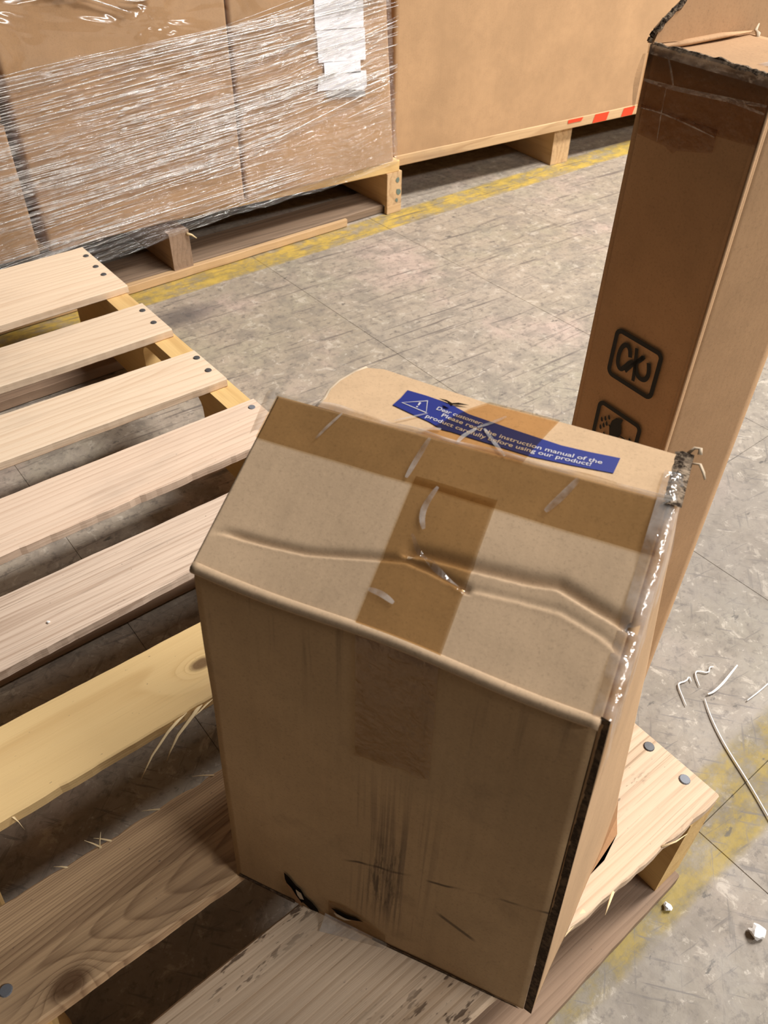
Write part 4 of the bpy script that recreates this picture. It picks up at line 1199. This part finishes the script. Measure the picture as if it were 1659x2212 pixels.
while cnt < 1500:
    x = rs.uniform(0.22, 1.12); z = rs.uniform(0.10, 0.44)
    if z > ftop(x) - 0.004 or z < fbot(x) + 0.006: continue
    dens = 0.5 + 0.9 * mnoise.noise(Vector((x * 3.0, (z - 0.07 * x) * 30, 3)))
    dens += 0.75 * math.exp(-((z - 0.235 - 0.06 * (x - 0.6)) / 0.045) ** 2) * math.exp(-((x - 0.68) / 0.26) ** 2)
    if x > 0.86 and z < 0.26: dens -= 0.55
    if z < 0.17 and x > 0.5: dens -= 0.2
    if rs.random() > dens: continue
    l = rs.choice((0.010, 0.014, 0.02, 0.03, 0.05, 0.08, 0.12, 0.18, 0.24))
    up = 0.065 + rs.uniform(-0.015, 0.015) + (0.16 if (x > 0.85 and z > 0.2) else 0.0) * rs.random()
    add_fold(x - l / 2, z, l, rs.choice((0.0004, 0.0006, 0.0008, 0.0011)) * (1.15 if l < 0.03 else 0.9), up)
    cnt += 1
o = mesh('film_folds', fv, ff, M['film_rope'], film, True)
o['kind'] = 'stuff'
for (x0, z0, l, up) in ((0.30, 0.366, 0.85, 0.062), (0.33, 0.350, 0.62, 0.075), (0.40, 0.335, 0.62, 0.07), (0.62, 0.27, 0.40, 0.11), (0.84, 0.215, 0.30, 0.20), (0.36, 0.155, 0.45, 0.10), (0.42, 0.128, 0.50, 0.035)):
    rope([(x0, z0), (x0 + l * 0.5, z0 + up * l * 0.5 + 0.003), (min(1.13, x0 + l), z0 + up * l)], 0.0016)

# ------------------------------------------------------------------ far right pallet and its bulk carton
AR = math.atan2(-0.075, 0.807)
p2 = empty('wooden_pallet', (1.163, 1.425, 0), AR)
tag(p2, 'wooden pallet with red paint on its deck edge, under the unwrapped bulk carton', 'pallet', 'wooden pallets')
for (x0, x1, y0) in ((0.010, 0.030, 0.02), (0.498, 0.556, 0.020), (1.02, 1.06, 0.02)):
    o = stringer_mesh('stringer', x0, x1, y0, 1.1, 0.0005, 0.0900, M['farwood'], p2)
    if 0.4 < x0 < 0.6: o['label'] = 'stringer end with a chipped top corner'
ch = mesh('splinter', [(0.498, 0.0195, 0.0905), (0.530, 0.0195, 0.0915), (0.512, 0.0185, 0.078), (0.505, 0.026, 0.0912)], [(0, 2, 1), (0, 1, 3), (0, 3, 2), (1, 2, 3)], M['splinter'], p2)
yy0 = -0.002
for k in range(6):
    w = 0.12
    plank('deck_board', 0.004, 1.10, ln(0, yy0 + w, 1, yy0 + w), ln(0, yy0, 1, yy0), 0.0905, 0.1135, M['farwood'], p2, 80 + k)
    yy0 += w + 0.06
for (a, b_) in ((0.600, 0.648), (0.700, 0.740)):
    mesh('paint_mark', [(a, -0.0033, 0.0925), (b_, -0.0033, 0.0925), (b_ + 0.006, -0.0033, 0.1125), (a + 0.006, -0.0033, 0.1125)], [(0, 1, 2, 3)], M['red'], p2)
mesh('paint_mark', [(0.515, -0.0033, 0.104), (0.56, -0.0033, 0.104), (0.565, -0.0033, 0.1125), (0.515, -0.0033, 0.1125)], [(0, 1, 2, 3)], M['red'], p2)
cg = carton('bulk_carton', 0.0, 1.08, 0.0, 0.9, 0.1138, 1.05, 'plain unwrapped bulk carton on the far right pallet behind the tall carton', None, 0.0, 0.006)
rz = Matrix.Rotation(AR, 4, 'Z')
cg.location = Vector((1.163, 1.425, 0)) + rz @ Vector((0.54, 0.45, 0.1138))
cg.rotation_euler = (0, 0, AR)

# ------------------------------------------------------------------ litter on the floor
def crumb(name, x, y, z, r, label, seed, sq=0.7):
    bm = bmesh.new()
    bmesh.ops.create_icosphere(bm, subdivisions=2, radius=r)
    for v in bm.verts:
        k = 1 + 0.55 * mnoise.noise(v.co * (1.3 / r) + Vector((seed, seed, 0)))
        v.co *= k; v.co.z *= sq
    lo = min(v.co.z for v in bm.verts)
    for v in bm.verts: v.co.z -= lo
    me = bpy.data.meshes.new(name); bm.to_mesh(me); bm.free(); me.materials.append(M['foam'])
    o = link(bpy.data.objects.new(name, me)); o.location = (x, y, z)
    tag(o, label, 'foam scrap', 'foam scraps')
    return o
crumb('foam_scrap', 0.4248, 0.0086, 0.0, 0.0070, 'largest crumpled white foam scrap on the bare floor near the right edge', 3)
crumb('foam_scrap', 0.3821, 0.0694, 0.0, 0.0038, 'small white foam scrap on the yellow line beside the pallet', 5)
crumb('foam_scrap', 0.0641, 0.5670, DECK, 0.0014, 'tiny white foam speck on a deck board of the foreground pallet', 9)
def strand(name, pts, r, label, it=2):
    P = chaikin(pts, it)
    n = len(P)
    P = [(x, y, 0.0012 + r) for x, y in P]
    o = tube(name, P, [r * (0.5 + 0.5 * math.sin(math.pi * (i + 0.5) / n)) for i in range(n)], M['foam'], None, 6)
    tag(o, label, 'plastic strand', 'white plastic strands on the floor')
    return o
strand('plastic_strand', [(0.5923, 0.1793), (0.5819, 0.1668), (0.5708, 0.1505), (0.5588, 0.129), (0.5417, 0.0905), (0.5265, 0.0612), (0.515, 0.040)], 0.0010, 'long straight white strand crossing the near yellow line')
strand('plastic_strand', [(0.5992, 0.1807), (0.6070, 0.1785), (0.6240, 0.1790), (0.6411, 0.1813), (0.6586, 0.1836)], 0.0015, 'short thick white strand on the floor right of the tall carton')
strand('plastic_strand', [(0.5692, 0.1862), (0.5781, 0.1994), (0.5833, 0.2068), (0.5872, 0.2091), (0.5957, 0.2056), (0.6042, 0.2076), (0.5996, 0.2018)], 0.0010, 'left curly white strand on the floor by the tall carton', 1)
strand('plastic_strand', [(0.6017, 0.1925), (0.6100, 0.2038), (0.6137, 0.2065), (0.6173, 0.2061), (0.6244, 0.1966), (0.6323, 0.2015), (0.6360, 0.1987)], 0.0010, 'right curly white strand on the floor beside the tall carton', 1)
strand('plastic_strand', [(0.6262, 0.1500), (0.6484, 0.1486), (0.6750, 0.1485)], 0.0008, 'fine white strand by the near yellow line at the right edge')
